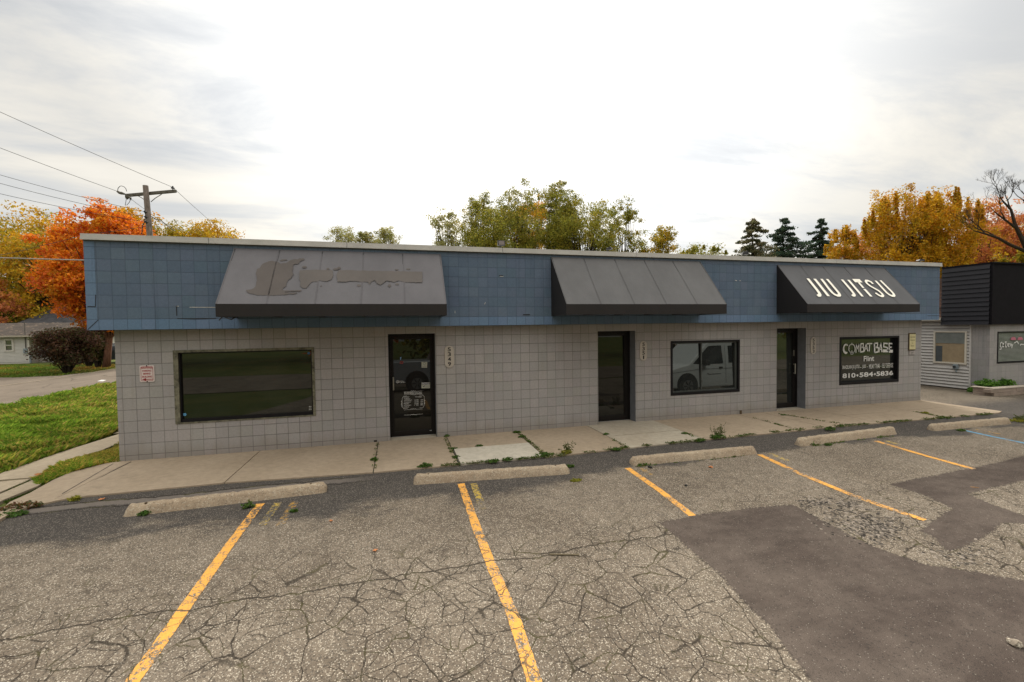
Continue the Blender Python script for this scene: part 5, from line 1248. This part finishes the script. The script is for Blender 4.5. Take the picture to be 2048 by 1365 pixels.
# creeping growth along the edge of the walk, and in the slab joints
def creeping():
    r = np.random.RandomState(77); c = []
    def along(pts, n, w, z, surf):
        P = [np.array((gnd if surf else flat)(*q)) for q in pts]; L = [np.linalg.norm(b-a) for a, b in zip(P[:-1], P[1:])]; T = sum(L)
        for _ in range(n):
            t = r.rand()*T; i = 0
            while t > L[i]: t -= L[i]; i += 1
            q = P[i]+(P[i+1]-P[i])*t/L[i]; den = math.sin(q[0]*7.3)*math.sin(q[0]*2.9+1)
            if den < -.15: continue
            c.append([q[0]+r.normal()*w*.5, q[1]+r.normal()*w, z+abs(r.normal())*.012])
    along([(1090, 915), (1250, 896), (1400, 881), (1600, 859), (1800, 843), (1985, 828)], 1500, .03, .0, 0)
    along([(905, 930), (1000, 922), (1090, 914)], 300, .02, 0, 0); along([(850, 935), (905, 930)], 60, .02, 0, 0)
    along([(890, 876), (915, 932)], 70, .012, 0, 0); along([(1036, 866), (1092, 912)], 160, .02, 0, 0); along([(1185, 855), (1256, 898)], 60, .012, 0, 0)
    along([(1325, 843), (1400, 880)], 70, .012, 0, 0); along([(1505, 836), (1600, 862)], 60, .012, 0, 0); along([(1555, 828), (1690, 850)], 60, .012, 0, 0); along([(755, 886), (748, 944)], 30, .012, 0, 0)
    along([(1830, 824), (1900, 838)], 80, .015, 0, 0); along([(1270, 934), (1500, 912)], 120, .02, -.06, 1); along([(1610, 894), (1790, 872)], 200, .02, -.05, 1)
    c = np.array(c); V, Q, C = leaves(c, len(c)*5, .012, [(.07, .13, .02), (.10, .16, .03), (.15, .14, .03), (.06, .09, .02)], r, np.ones((len(c), 3))*np.array([.02, .012, .006]), flat_=.5)
    o = fast('creeping_weeds', V, Q, mLeaf, None, C); tag(o, 'low green creeping growth along the front edge of the concrete walk', 'weeds', kind='stuff')
creeping()
# planter flowers
def clump(px, py, D0, rad, h, label, seed, name='flowering_plant', pal='green', cat='plant', group='plants in front of the grey shop'):
    r = np.random.RandomState(seed); n = 90; a = r.uniform(0, 6.28, n); q = np.sqrt(r.rand(n))*rad; x0_, y0_, z0_ = D0
    c = np.stack([x0_+q*np.cos(a), y0_+q*np.sin(a)*.6, z0_+h*r.rand(n)*(1-.5*q/rad)], 1)
    V, Q, C = leaves(c, n*9, .035, [(.10, .22, .03), (.14, .28, .04), (.07, .16, .025)], r, np.ones((n, 3))*.03)
    o = fast(name, V, Q, mLeaf, None, C); tag(o, label, cat, group)
clump(0, 0, (px0+.75, py0+.45, .16), .38, .26, 'bright green leafy plant at the left end of the brown planter', 1)
clump(0, 0, (px0+1.55, py0+.45, .16), .38, .24, 'bright green leafy plant further along the brown planter, cut by the photo edge', 2)
q = flat(1953, 783, 0); clump(0, 0, (q[0]-.1, q[1], 0), .17, .16, 'green weed clump at the corner where white siding meets grey block', 3, 'weed', cat='weed')

# ------------------------------------------------------------------ utility pole and wires
PD = 21.5
pt = Vector(at(291, 372, PD)); pb = Vector(at(299.5, 470, PD)); pb = pt+(pb-pt)*((pt.z+.3)/(pt.z-pb.z))
def pole(pt, pb, armL, armR, label, full=True):
    o = empty('utility_pole', (pb.x, pb.y, -.05), label, 'utility pole', 'wooden utility poles')
    MB().tube([pb, pb.lerp(pt, .5), pt], [.17, .145, .115], 14).build('pole', mPole, o, smooth=False, fix=False)
    d = (armR-armL).normalized(); up = Vector((0, 0, 1)); n = d.cross(up).normalized(); mb = MB(); V = []
    for P in (armL, armR):
        for a, b in ((-.06, -.065), (.06, -.065), (.06, .065), (-.06, .065)): V.append(P+n*(a-.17)+up*b)
    mb.add(V, [(0, 1, 2, 3), (7, 6, 5, 4), (0, 4, 5, 1), (1, 5, 6, 2), (2, 6, 7, 3), (3, 7, 4, 0)]); mb.build('crossarm', mArm, o)
    c = (armL+armR)/2
    for k in (-1, 1):
        a = pt-Vector((0, 0, .75))-n*.17; b = pt-Vector((0, 0, .75))+d*k*.65; b.z = (armL.z+(armR.z-armL.z)*.5)-.05; b -= n*.17; m = a.lerp(b, .5); MB().tube([a+d*k*.1, m, b], .018, 5).build('brace', mArm, o)
    for P in (armR-d*.15,):
        MB().tube([P+up*.06-n*.17, P+up*.12-n*.17, P+up*.14-n*.17, P+up*.18-n*.17, P+up*.2-n*.17, P+up*.26-n*.17], [.02, .02, .085, .08, .04, .03], 10).build('insulator', mBlackM, o)
    return o, n, d
aL, aR = Vector(at(246, 389.5, PD)), Vector(at(346.5, 380.5, PD))
upo, pn, pd_ = pole(pt, pb, aL, aR, 'leaning grey wooden utility pole with a crossarm above the left end of the roof')
A_ = lambda x, y, D=PD-.3: Vector(at(x, y, D))
def C5(x, y): return A_(220+x/11.37, 360+y/11.37)
mb = MB(); mb.tube([C5(170, 265), C5(210, 295), C5(260, 305), C5(330, 325)], [.05, .06, .07, .04], 8); mb.tube([C5(400, 330), C5(395, 380), C5(430, 410)], [.09, .10, .06], 8); mb.tube([C5(430, 400), C5(470, 420), C5(465, 460)], .05, 8); mb.tube([C5(360, 330), C5(370, 420), C5(400, 435)], .04, 6)
mb.build('fuse_cutout', mArm, upo, fix=False)
mb = MB(); mb.tube([C5(172, 245), C5(185, 190), C5(225, 148), C5(265, 140), C5(320, 160), C5(360, 200), C5(380, 265)], .014, 5); mb.tube([C5(370, 440), C5(360, 510), C5(345, 580), C5(390, 570), C5(440, 510), C5(460, 460)], .012, 5)
mb.tube([C5(790, 880), C5(780, 980), C5(745, 1030), C5(720, 1240)], .02, 5); mb.build('jumper_wire', mWire, upo, fix=False)
mb = MB()
for x, y in ((805, 735), (820, 850), (830, 965)): mb.tube([C5(x-28, y), C5(x-10, y-22), C5(x+15, y), C5(x-10, y+24)], .045, 6)
mb.build('spool_insulator', mBlackM, upo, fix=False)
# taller pole across the street, out to the left, that carries the near ends
pt2 = Vector(at(-500, 10, 14)); pb2 = Vector((pt2.x, pt2.y, -.3)); d2 = pd_
pole(pt2+Vector((0, 0, .4)), pb2, pt2-d2*1.2, pt2+d2*1.2, 'taller wooden utility pole across the side street, carrying the near ends of the wires')
def wire(pts, rad, label, sag=0.0, name='power_line', cat='wire', m=None):
    P = [Vector(p) for p in pts]; Q = []
    for a, b in zip(P[:-1], P[1:]):
        for k in range(16):
            t = k/16; q = a.lerp(b, t); q.z -= sag*4*t*(1-t); Q.append(q)
    Q.append(P[-1]); o = MB().tube(Q, rad, 5).build(name, m or mWire, fix=False); tag(o, label, cat, 'overhead wires at the left' if name == 'power_line' else None)
FD = 48
wr = .0105
wire([at(-500, -8, 14), aR+Vector((0, 0, .2))-pd_*.15-pn*.17, at(470, 482, FD)], wr, 'topmost overhead wire, tied to the right tip of the crossarm', .12)
wire([at(-500, 97, 14), C5(165, 262)], wr, 'second overhead wire, ending at the left tip of the crossarm', .1)
wire([C5(480, 440), at(345, 455, FD)], wr, 'overhead wire leaving the hanging fuse and passing behind the pole', .1)
wire([at(-500, 190, 14), C5(780, 725), at(370, 460, FD)], wr*.9, 'third overhead wire, reaching the pole at its highest spool', .25)
wire([at(-500, 212, 14), C5(795, 845), at(340, 448, FD)], wr*.9, 'fourth overhead wire, reaching the pole at its middle spool', .3)
wire([at(-500, 252, 14), C5(820, 960)], wr*.9, 'lowest overhead wire, vanishing into the orange maple', .3)
wire([C5(950, 840), C5(1160, 920), at(350, 462, 26)], .02, 'thick black spliced cable sloping right from the pole', .05)
wire([at(-300, 503, 13), tuple(on(169, 521, 1, 1.2))], .013, 'pale service cable running level into the left side of the storefront', .02, 'service_cable', m=mWireL)
wire([at(-200, 570, 20), at(0, 511, 20), at(80, 492, 20), at(168, 470, 20), at(300, 452, PD)], .010, 'thin dark cable crossing the orange maple towards the pole', .03)

# ------------------------------------------------------------------ houses across the side street
HY = 33.2
hb = flat(0, 727)
mHS = mat('house_siding', (.50, .48, .44), .6, var=.05); mHT = mat('house_trim', (.55, .52, .47), .55); mHR = shingle_mat('mossy_shingle', (.060, .047, .038), (.078, .060, .048))
Hq = lambda x, y: on(x, y, 1, HY)
h = empty('white_house', (-24, HY, 0), 'low white clapboard house with a brown roof beyond the side street', 'house')
xl = -40; xc = float(Hq(59, 700)[0]); xr = float(Hq(112, 700)[0]); ze = float(Hq(30, 672)[2]); zr = float(Hq(30, 646)[2])
z0_ = float(Hq(30, 727)[2]); z0_ = max(z0_, .0)
mb = MB(); p_ = (ze-z0_)/19; wX0, wX1, wZ0, wZ1 = float(Hq(9, 700)[0]), float(Hq(29, 700)[0]), float(Hq(20, 704)[2]), float(Hq(20, 678)[2])
for k in range(19):
    z = z0_+.1+k*p_*.97; segs = [(xl, xc)]
    if z+p_ > wZ0 and z < wZ1: segs = [(xl, wX0), (wX1, xc)]
    for a, b in segs: mb.add([(a, HY-.03, z), (b, HY-.03, z), (b, HY-.004, z+p_*.97), (a, HY-.004, z+p_*.97), (a, HY, z), (b, HY, z)], [(0, 1, 2, 3), (4, 5, 1, 0)])
    mb.add([(xc, HY+.77, z), (xr+1.5, HY+.77, z), (xr+1.5, HY+.796, z+p_*.97), (xc, HY+.796, z+p_*.97), (xc, HY+.8, z), (xr+1.5, HY+.8, z)], [(0, 1, 2, 3), (4, 5, 1, 0)])
mb.build('siding', mHS, h)
mb = MB(); mb.box(xl, xc, HY, HY+7, -.1, ze); mb.box(xc, xr+1.5, HY+.8, HY+7, -.1, ze); mb.build('wall', mHS, h)
MB().box(xc-.10, xc+.03, HY-.05, HY+.1, z0_+.08, ze).build('corner_board', mHT, h)
mb = MB(); frame(mb, wX0, wX1, wZ0, wZ1, HY-.06, HY+.02, .12, .12, .12, .12); wh = mb.build('window', mHT, h)
mb = MB(); mb.quad((wX0+.1, HY-.02, wZ0+.1), (wX1-.1, HY-.02, wZ0+.1), (wX1-.1, HY-.02, wZ1-.1), (wX0+.1, HY-.02, wZ1-.1)); mb.build('pane', glass_mat('house_glass', (.03, .03, .035), 2.4), wh, fix=False)
mb = MB(); zm = (wZ0+wZ1)/2; mb.box(wX0+.1, wX1-.1, HY-.05, HY-.022, zm-.03, zm+.03); mb.build('sash', mHT, wh)
mb = MB(); mb.add([(xl, HY-.35, ze-.02), (xr+1.8, HY-.35, ze-.02), (xr+1.8, HY+3.6, zr+.05), (xl, HY+3.6, zr+.05), (xl, HY+7.6, ze-.02), (xr+1.8, HY+7.6, ze-.02)], [(0, 1, 2, 3), (3, 2, 5, 4), (0, 3, 4), (1, 5, 2)]); mb.build('roof', mHR, h, fix=False)
MB().box(xl, xr+1.8, HY-.38, HY-.34, ze-.10, ze+.02).build('gutter', mat('gutter_tan', (.40, .35, .29), .6), h)
mb = MB(); r = random.Random(8)
for k in range(120):
    x = r.uniform(-29, xr+1); t = r.random(); y = HY-.35+3.95*t; z = ze-.02+(zr+.07-ze)*t+.012; a = r.uniform(.03, .10); mb.quad((x-a, y-.03, z), (x+a, y-.03, z), (x+a, y+.05, z+.02), (x-a, y+.05, z+.02))
mb.build('roof_leaves', mat('fallen_leaves_pale', (.30, .22, .15), .9, var=.4), h, fix=False)
q = Hq(53, 702); MB().box(q[0]-.12, q[0]+.12, HY-.14, HY-.03, q[2]-.18, q[2]+.18).build('meter', mMet, h)
MB().tube([(q[0], HY-.06, q[2]+.15), (q[0], HY-.06, zr+.1)], .03, 6).build('conduit', mat('conduit_grey', (.12, .11, .10), .6), h)
q = Hq(63, 715); MB().tube([(q[0], HY-.1, .0), (q[0], HY-.1, .75)], .07, 8).build('gas_pipe', mMet, h)
# the dark-roofed house behind
h2 = empty('rear_house', (-24, 50, 0), 'house showing only its dark grey hipped roof behind the white house', 'house')
Dq = lambda x, y: at(x, y, 47)
zA, zB = float(Dq(60, 660)[2]), float(Dq(80, 615)[2])
q1, q2, q3 = Dq(22, 660), Dq(64, 616), Dq(190, 616)
mb = MB(); x1_, x2_, y1_ = float(q1[0]), float(q3[0])+4, float(Dq(80, 650)[1])
mb.add([(x1_-.5, y1_, zA), (x2_, y1_, zA), (x2_, y1_+9, zA), (x1_-.5, y1_+9, zA), (float(q2[0]), y1_+4.5, zB+.4), (x2_-3, y1_+4.5, zB+.4)], [(0, 1, 5, 4), (1, 2, 5), (2, 3, 4, 5), (3, 0, 4)]); mb.build('roof', shingle_mat('slate_shingle', (.055, .055, .060), (.07, .068, .072)), h2, fix=False)
MB().box(x1_, x2_-.5, y1_+.5, y1_+8.5, -.1, zA-.02).build('wall', mHS, h2)

# ------------------------------------------------------------------ vehicles
def vehicle(name, label, cat, X0, Y0, Z0, face, L, Wd, prof, glass, wheels, wr_, mbody, extra=None):
    """prof in (x from nose, z); face=-1 nose towards -X; near side at Y0 facing +Y"""
    o = empty(name, (X0, Y0, Z0), label, cat)
    sx = 1 if face < 0 else -1
    def T(x, z): return (X0+sx*x, Z0+z)
    n = len(prof); bm = bmesh.new(); secs = []
    zs = max(z for _, z in prof)
    for y, ins in ((0, .0), (-Wd, .0)):
        ring = []
        for x, z in prof:
            tum = .10*max(0, (z-1.05)/(zs-1.05)) if zs > 1.2 else 0
            q = T(x, z); ring.append(bm.verts.new((q[0], Y0+y+(-tum if y == 0 else tum), q[1])))
        secs.append(ring)
    bm.faces.new(secs[0]); bm.faces.new(secs[1][::-1])
    for i in range(n): bm.faces.new((secs[0][i], secs[0][(i+1) % n], secs[1][(i+1) % n], secs[1][i]))
    bmesh.ops.recalc_face_normals(bm, faces=bm.faces); me = bpy.data.meshes.new('body'); bm.to_mesh(me); bm.free(); me.materials.append(mbody)
    b = bpy.data.objects.new('body', me); COL.objects.link(b); b.parent = o; b.location = (-X0, -Y0, -Z0)
    md = b.modifiers.new('bevel', 'BEVEL'); md.width = .05; md.segments = 3; md.limit_method = 'ANGLE'
    mg = glass_mat('vehicle_glass', (.015, .018, .02), 1.8)
    for poly in glass:
        for y, sgn in ((Y0, 1), (Y0-Wd, -1)):
            V = []
            for x, z in poly:
                tum = .10*max(0, (z-1.05)/(zs-1.05)); q = T(x, z); V.append((q[0], y+sgn*(.006-tum), q[1]))
            MB().add(V, [tuple(range(len(V)))]).build('window', mg, o, fix=False)
    for xw in wheels:
        for y, sgn in ((Y0, -1), (Y0-Wd, 1)):
            q = T(xw, wr_); c = Vector((q[0], y, Z0+wr_))
            arch = MB().tube([(c.x, y+.008*(-sgn), Z0+wr_+.04), (c.x, y+.3*sgn, Z0+wr_+.04)], wr_*1.22, 24).build('wheel_arch', mInk, o)
            ty = MB().tube([(c.x, y-.03*sgn, c.z), (c.x, y-.045*sgn, c.z), (c.x, y+.20*sgn, c.z)], [wr_*.93, wr_, wr_], 24).build('wheel', mat('tyre_rubber', (.018, .018, .018), .8), o)
            rm = MB().tube([(c.x, y-.052*sgn, c.z), (c.x, y+.02*sgn, c.z)], wr_*.60, 18)
            rm.build('rim', mat('wheel_rim', (.25, .25, .25), .4, .5), o)
            sp = MB()
            for k in range(6):
                a = k*math.pi/3; dx_, dz_ = math.cos(a), math.sin(a); sp.tube([(c.x+dx_*.06, y-.056*sgn, c.z+dz_*.06), (c.x+dx_*wr_*.55, y-.056*sgn, c.z+dz_*wr_*.55)], .022, 5)
            sp.build('spokes', mInk, o)
    if extra: extra(o, T)
    return o
mVan = mat('white_vehicle_paint', (.55, .57, .56), .3, var=.04, spec=.5); mGr = mat('silver_vehicle_paint', (.30, .31, .33), .3, .3, var=.04); mDk = mat('dark_vehicle_paint', (.02, .022, .03), .3, var=.04)
def van_extra(o, T):
    y = VY+.01
    for pl in ([(1.62, .45), (1.60, 1.0), (1.66, 1.15)], [(2.72, .42), (2.74, 1.1), (2.70, 1.9)], [(.35, .88), (1.5, .98), (5.2, 1.0)]):
        mb = MB(); ribbon(mb, [(T(a, b)[0], y, T(a, b)[1]) for a, b in pl], .012, (0, 1, 0)); mb.build('door_seam', mInk, o, fix=False)
    mb = MB(); a = T(2.50, 1.02); mb.box(a[0]-.07, a[0]+.07, y-.005, y+.03, a[1]-.03, a[1]+.03); mb.build('door_handle', mInk, o)
    mb = MB(); a = T(1.78, 1.22); mb.box(a[0]-.10, a[0]+.08, y+.02, y+.22, a[1]-.10, a[1]+.12); mb.build('mirror', mInk, o, bevel=.02)
    mb = MB(); a = T(.06, .80); mb.box(a[0]-.05, a[0]+.20, y-.10, y+.004, a[1]-.12, a[1]+.10); mb.build('headlight', mat('headlight_lens', (.4, .42, .4), .2), o)
    mb = MB(); a = T(-.06, .35); b = T(.35, .62); mb.box(min(a[0], b[0]), max(a[0], b[0]), VY-2.0, y-.0, a[1], b[1]); mb.build('bumper', mInk, o, bevel=.03)
    mb = MB(); ribbon(mb, [(T(a, b)[0], y, T(a, b)[1]) for a, b in ((1.95, .82), (1.88, .80), (1.95, .77), (2.5, .79))], .02, (0, 1, 0)); mb.build('side_emblem', mInk, o, fix=False)
VY, VX = -4.95, 14.55
vehicle('parked_van', 'white van parked across the lot, seen mirrored in the black framed sliding window', 'van', VX, VY, gz(VY-.5)-.01, -1, 5.6, 2.0,
        [(.0, .36), (.0, .78), (.12, .98), (.75, 1.12), (1.05, 1.18), (1.95, 1.98), (2.25, 2.08), (5.4, 2.10), (5.62, 1.95), (5.70, .40), (5.3, .28), (.4, .28)],
        [[(1.25, 1.20), (2.02, 1.86), (2.22, 1.88), (2.62, 1.88), (2.64, 1.18), (1.75, 1.16)], [(2.90, 1.20), (2.92, 1.86), (4.1, 1.86), (4.1, 1.2)], [(4.25, 1.2), (4.25, 1.86), (5.35, 1.84), (5.4, 1.2)]],
        (.98, 4.45), .37, mVan, van_extra)
TY = -9.9
def truck_extra(o, T):
    y = TY+.01
    mb = MB(); a = T(5.75, .95); mb.box(a[0]-.10, a[0]+.06, y-.12, y+.004, a[1]-.16, a[1]+.22); mb.build('tail_light', mat('tail_lens', (.25, .02, .02), .2), o)
    mb = MB(); a = T(5.95, .48); mb.box(a[0]-.02, a[0]+.25, TY-1.95, y-.02, a[1]-.10, a[1]+.12); mb.build('bumper', mGr, o, bevel=.03)
    mb = MB(); a, b = T(.1, .7), T(-.02, .9); mb.box(min(a[0], b[0]), max(a[0], b[0]), y-.3, y-.02, a[1], b[1]); mb.build('headlight', mat('truck_lamp', (.4, .4, .4), .2), o)
vehicle('parked_pickup', 'silver pickup truck behind the camera, mirrored in the door with business hours', 'pickup truck', 10.35, TY, gz(TY-.9), 1, 5.9, 2.0,
        [(.0, .45), (.0, .95), (.2, 1.10), (1.6, 1.18), (2.3, 1.80), (3.9, 1.86), (4.1, 1.42), (5.85, 1.40), (5.88, .50), (5.5, .42), (.3, .42)],
        [[(1.85, 1.2), (2.38, 1.72), (2.95, 1.76), (2.95, 1.2)], [(3.05, 1.2), (3.05, 1.76), (3.75, 1.78), (3.85, 1.2)]],
        (1.0, 4.65), .42, mGr, truck_extra)
cq = at(228, 700, 34)
vehicle('parked_car', 'dark car glimpsed between the brown tree trunk and the storefront corner', 'car', float(cq[0])-2.2, float(cq[1]), -.02, -1, 4.6, 1.8,
        [(.0, .35), (.0, .80), (1.1, .98), (1.7, 1.45), (3.6, 1.50), (4.4, 1.02), (4.6, .95), (4.6, .40), (4.2, .25), (.3, .25)],
        [[(1.3, 1.0), (1.78, 1.38), (2.5, 1.42), (2.5, 1.0)], [(2.6, 1.0), (2.6, 1.42), (3.5, 1.42), (4.0, 1.02)]], (.85, 3.75), .33, mDk)

# dark tree belt across the street behind the camera (mirrored in the glass)
for i, (x, y, w_, hh) in enumerate(((-14, -34, 11, 11), (-2, -36, 12, 12), (10, -35, 12, 10), (23, -37, 13, 13), (36, -35, 12, 11), (49, -37, 13, 12))):
    r = np.random.RandomState(200+i); o = empty('street_tree', (x, y, -.45), 'leafy autumn tree across the street, only seen as a mirror image in the windows', 'tree', 'trees across the street behind the camera')
    P = r.normal(size=(40, 3)); P /= np.linalg.norm(P, axis=1)[:, None]; P = P*np.array([w_/2, w_/2, hh*.42])*r.uniform(.5, 1, (40, 1))+np.array([x, y, hh*.5])
    MB().tube([(x, y, -.45), (x, y, hh*.6)], [.3, .12], 8).build('trunk', mBark, o)
    V, Q, C = leaves(P, 3500, .34, PAL[['ygreen', 'orange', 'willow', 'ygreen', 'gold', 'willow'][i]], r, np.ones((40, 3))*1.1); fast('crown', V, Q, mLeaf, o, C)

# ------------------------------------------------------------------ small things on the ground
def stone(p, s3, m, name, label, cat, seed, group=None):
    bm = bmesh.new(); bmesh.ops.create_icosphere(bm, subdivisions=2, radius=1); r = random.Random(seed)
    for v in bm.verts:
        k = 1+r.uniform(-.18, .18); v.co = Vector((v.co.x*s3[0]*k, v.co.y*s3[1]*k, v.co.z*s3[2]*k))
    me = bpy.data.meshes.new(name); bm.to_mesh(me); bm.free(); me.materials.append(m); o = bpy.data.objects.new(name, me); COL.objects.link(o); o.location = (p[0], p[1], gz(p[1])+s3[2]*.6); o.rotation_euler = (0, 0, r.uniform(0, 3)); tag(o, label, cat, group); return o
stone(gnd(2029, 1291), (.042, .042, .030), concrete_mat('rubble', (.22, .18, .14), (.30, .26, .20), agg=.7), 'loose_stone', 'lone pale chunk of broken asphalt near the bottom right corner', 'stone', 3)
stone(gnd(1300, 936), (.045, .03, .018), mHair, 'loose_stone', 'small black lump under the left end of the third wheel stop', 'stone', 4)
stone(gnd(1372, 972), (.03, .02, .012), mHair, 'loose_stone', 'small dark lump on the asphalt between the third and fourth yellow lines', 'stone', 5)
stone(gnd(1950, 976), (.05, .018, .008), mat('twig_brown', (.20, .11, .05), .9), 'wood_chip', 'little brown wood chip on the smooth dark patch at the right', 'wood chip', 6)
q0, q1 = gnd(1099, 1111), gnd(1158, 1112)
o = MB().tube([(q0[0], q0[1], gz(q0[1])+.010), ((q0[0]+q1[0])/2, (q0[1]+q1[1])/2, gz(q1[1])+.012), (q1[0], q1[1], gz(q1[1])+.010)], .009, 6).build('wood_stick', mat('stick_brown', (.16, .13, .08), .9)); tag(o, 'thin straight brown stick lying on the asphalt right of the second yellow line', 'stick')
mOr = mat('leaf_orange', (.45, .17, .06), .8, var=.3)
for i, (x, y, a, lb) in enumerate(((751, 1103, .035, 'orange fallen leaf on the asphalt between the first two yellow lines'), (78, 953, .10, 'orange fallen leaves caught at the tip of the grass tongue'), (662, 1044, .03, 'small rusty fallen leaf near the left of the second parking bay'), (1422, 936, .07, 'rust coloured leaf scrap before the third wheel stop'), (205, 1000, .05, 'brown leaf litter on the asphalt edge behind the leftmost wheel stop'))):
    p = gnd(x, y); r = random.Random(i); mb = MB()
    for k in range(3 if a > .04 else 1):
        c = (p[0]+r.uniform(-a, a)*.6*(k > 0), p[1]+r.uniform(-a, a)*.4*(k > 0)); n = 9; R0 = a*(.6 if a > .04 else 1)
        z = (gz(p[1]) if i != 1 else .0)+.012; mb.add([(c[0]+R0*(1 if j % 2 else .5)*math.cos(2*math.pi*j/n), c[1]+R0*(1 if j % 2 else .5)*math.sin(2*math.pi*j/n), z+r.uniform(-.006, .012)) for j in range(n)], [tuple(range(n))])
    o = mb.build('fallen_leaf', mOr, fix=False); tag(o, lb, 'leaf', 'fallen leaves on the ground')
# crumbled asphalt around the broken patch
def rubble():
    r = np.random.RandomState(5); pts = []
    for cx, cy, rx, ry, n in ((1745, 1055, 55, 26, 620), (1635, 1005, 28, 8, 150), (1700, 1010, 22, 7, 120), (1680, 1040, 60, 30, 260), (1920, 1110, 60, 22, 160)):
        for _ in range(n): pts.append(gnd(cx+r.normal()*rx*.6, cy+r.normal()*ry*.6))
    V = []; Q = []; C = []
    for p in pts:
        s_ = r.uniform(.006, .019)*(1.6 if r.rand() < .06 else 1); a = r.uniform(0, 6.28); z = gz(p[1]); b = len(V); k = r.uniform(.2, .5)
        ax = np.array([math.cos(a), math.sin(a), 0])*s_; ay = np.array([-math.sin(a), math.cos(a), 0])*s_*r.uniform(.5, 1); q = np.array([p[0], p[1], z])
        V += [q-ax-ay, q+ax-ay, q+ax+ay, q-ax+ay, q-ax*.6-ay*.5+[0, 0, s_*k], q+ax*.7-ay*.6+[0, 0, s_*k*1.3], q+ax*.5+ay*.7+[0, 0, s_*k], q-ax*.7+ay*.5+[0, 0, s_*k*.8]]
        Q += [[b+4, b+5, b+6, b+7], [b, b+1, b+5, b+4], [b+1, b+2, b+6, b+5], [b+2, b+3, b+7, b+6], [b+3, b, b+4, b+7]]
        t = r.choice([.03, .06, .10, .16, .26]); C += [[t, t*.84, t*.68, 1]]*8
    o = fast('rubble', np.array(V), np.array(Q), leaf_mat('rubble_bits', .9, 0.0), None, np.array(C)); tag(o, 'scattered crumbs of broken asphalt around the pothole', 'rubble', kind='stuff')
rubble()

for o in list(scene.objects):
    if '_loc' in o: del o['_loc']
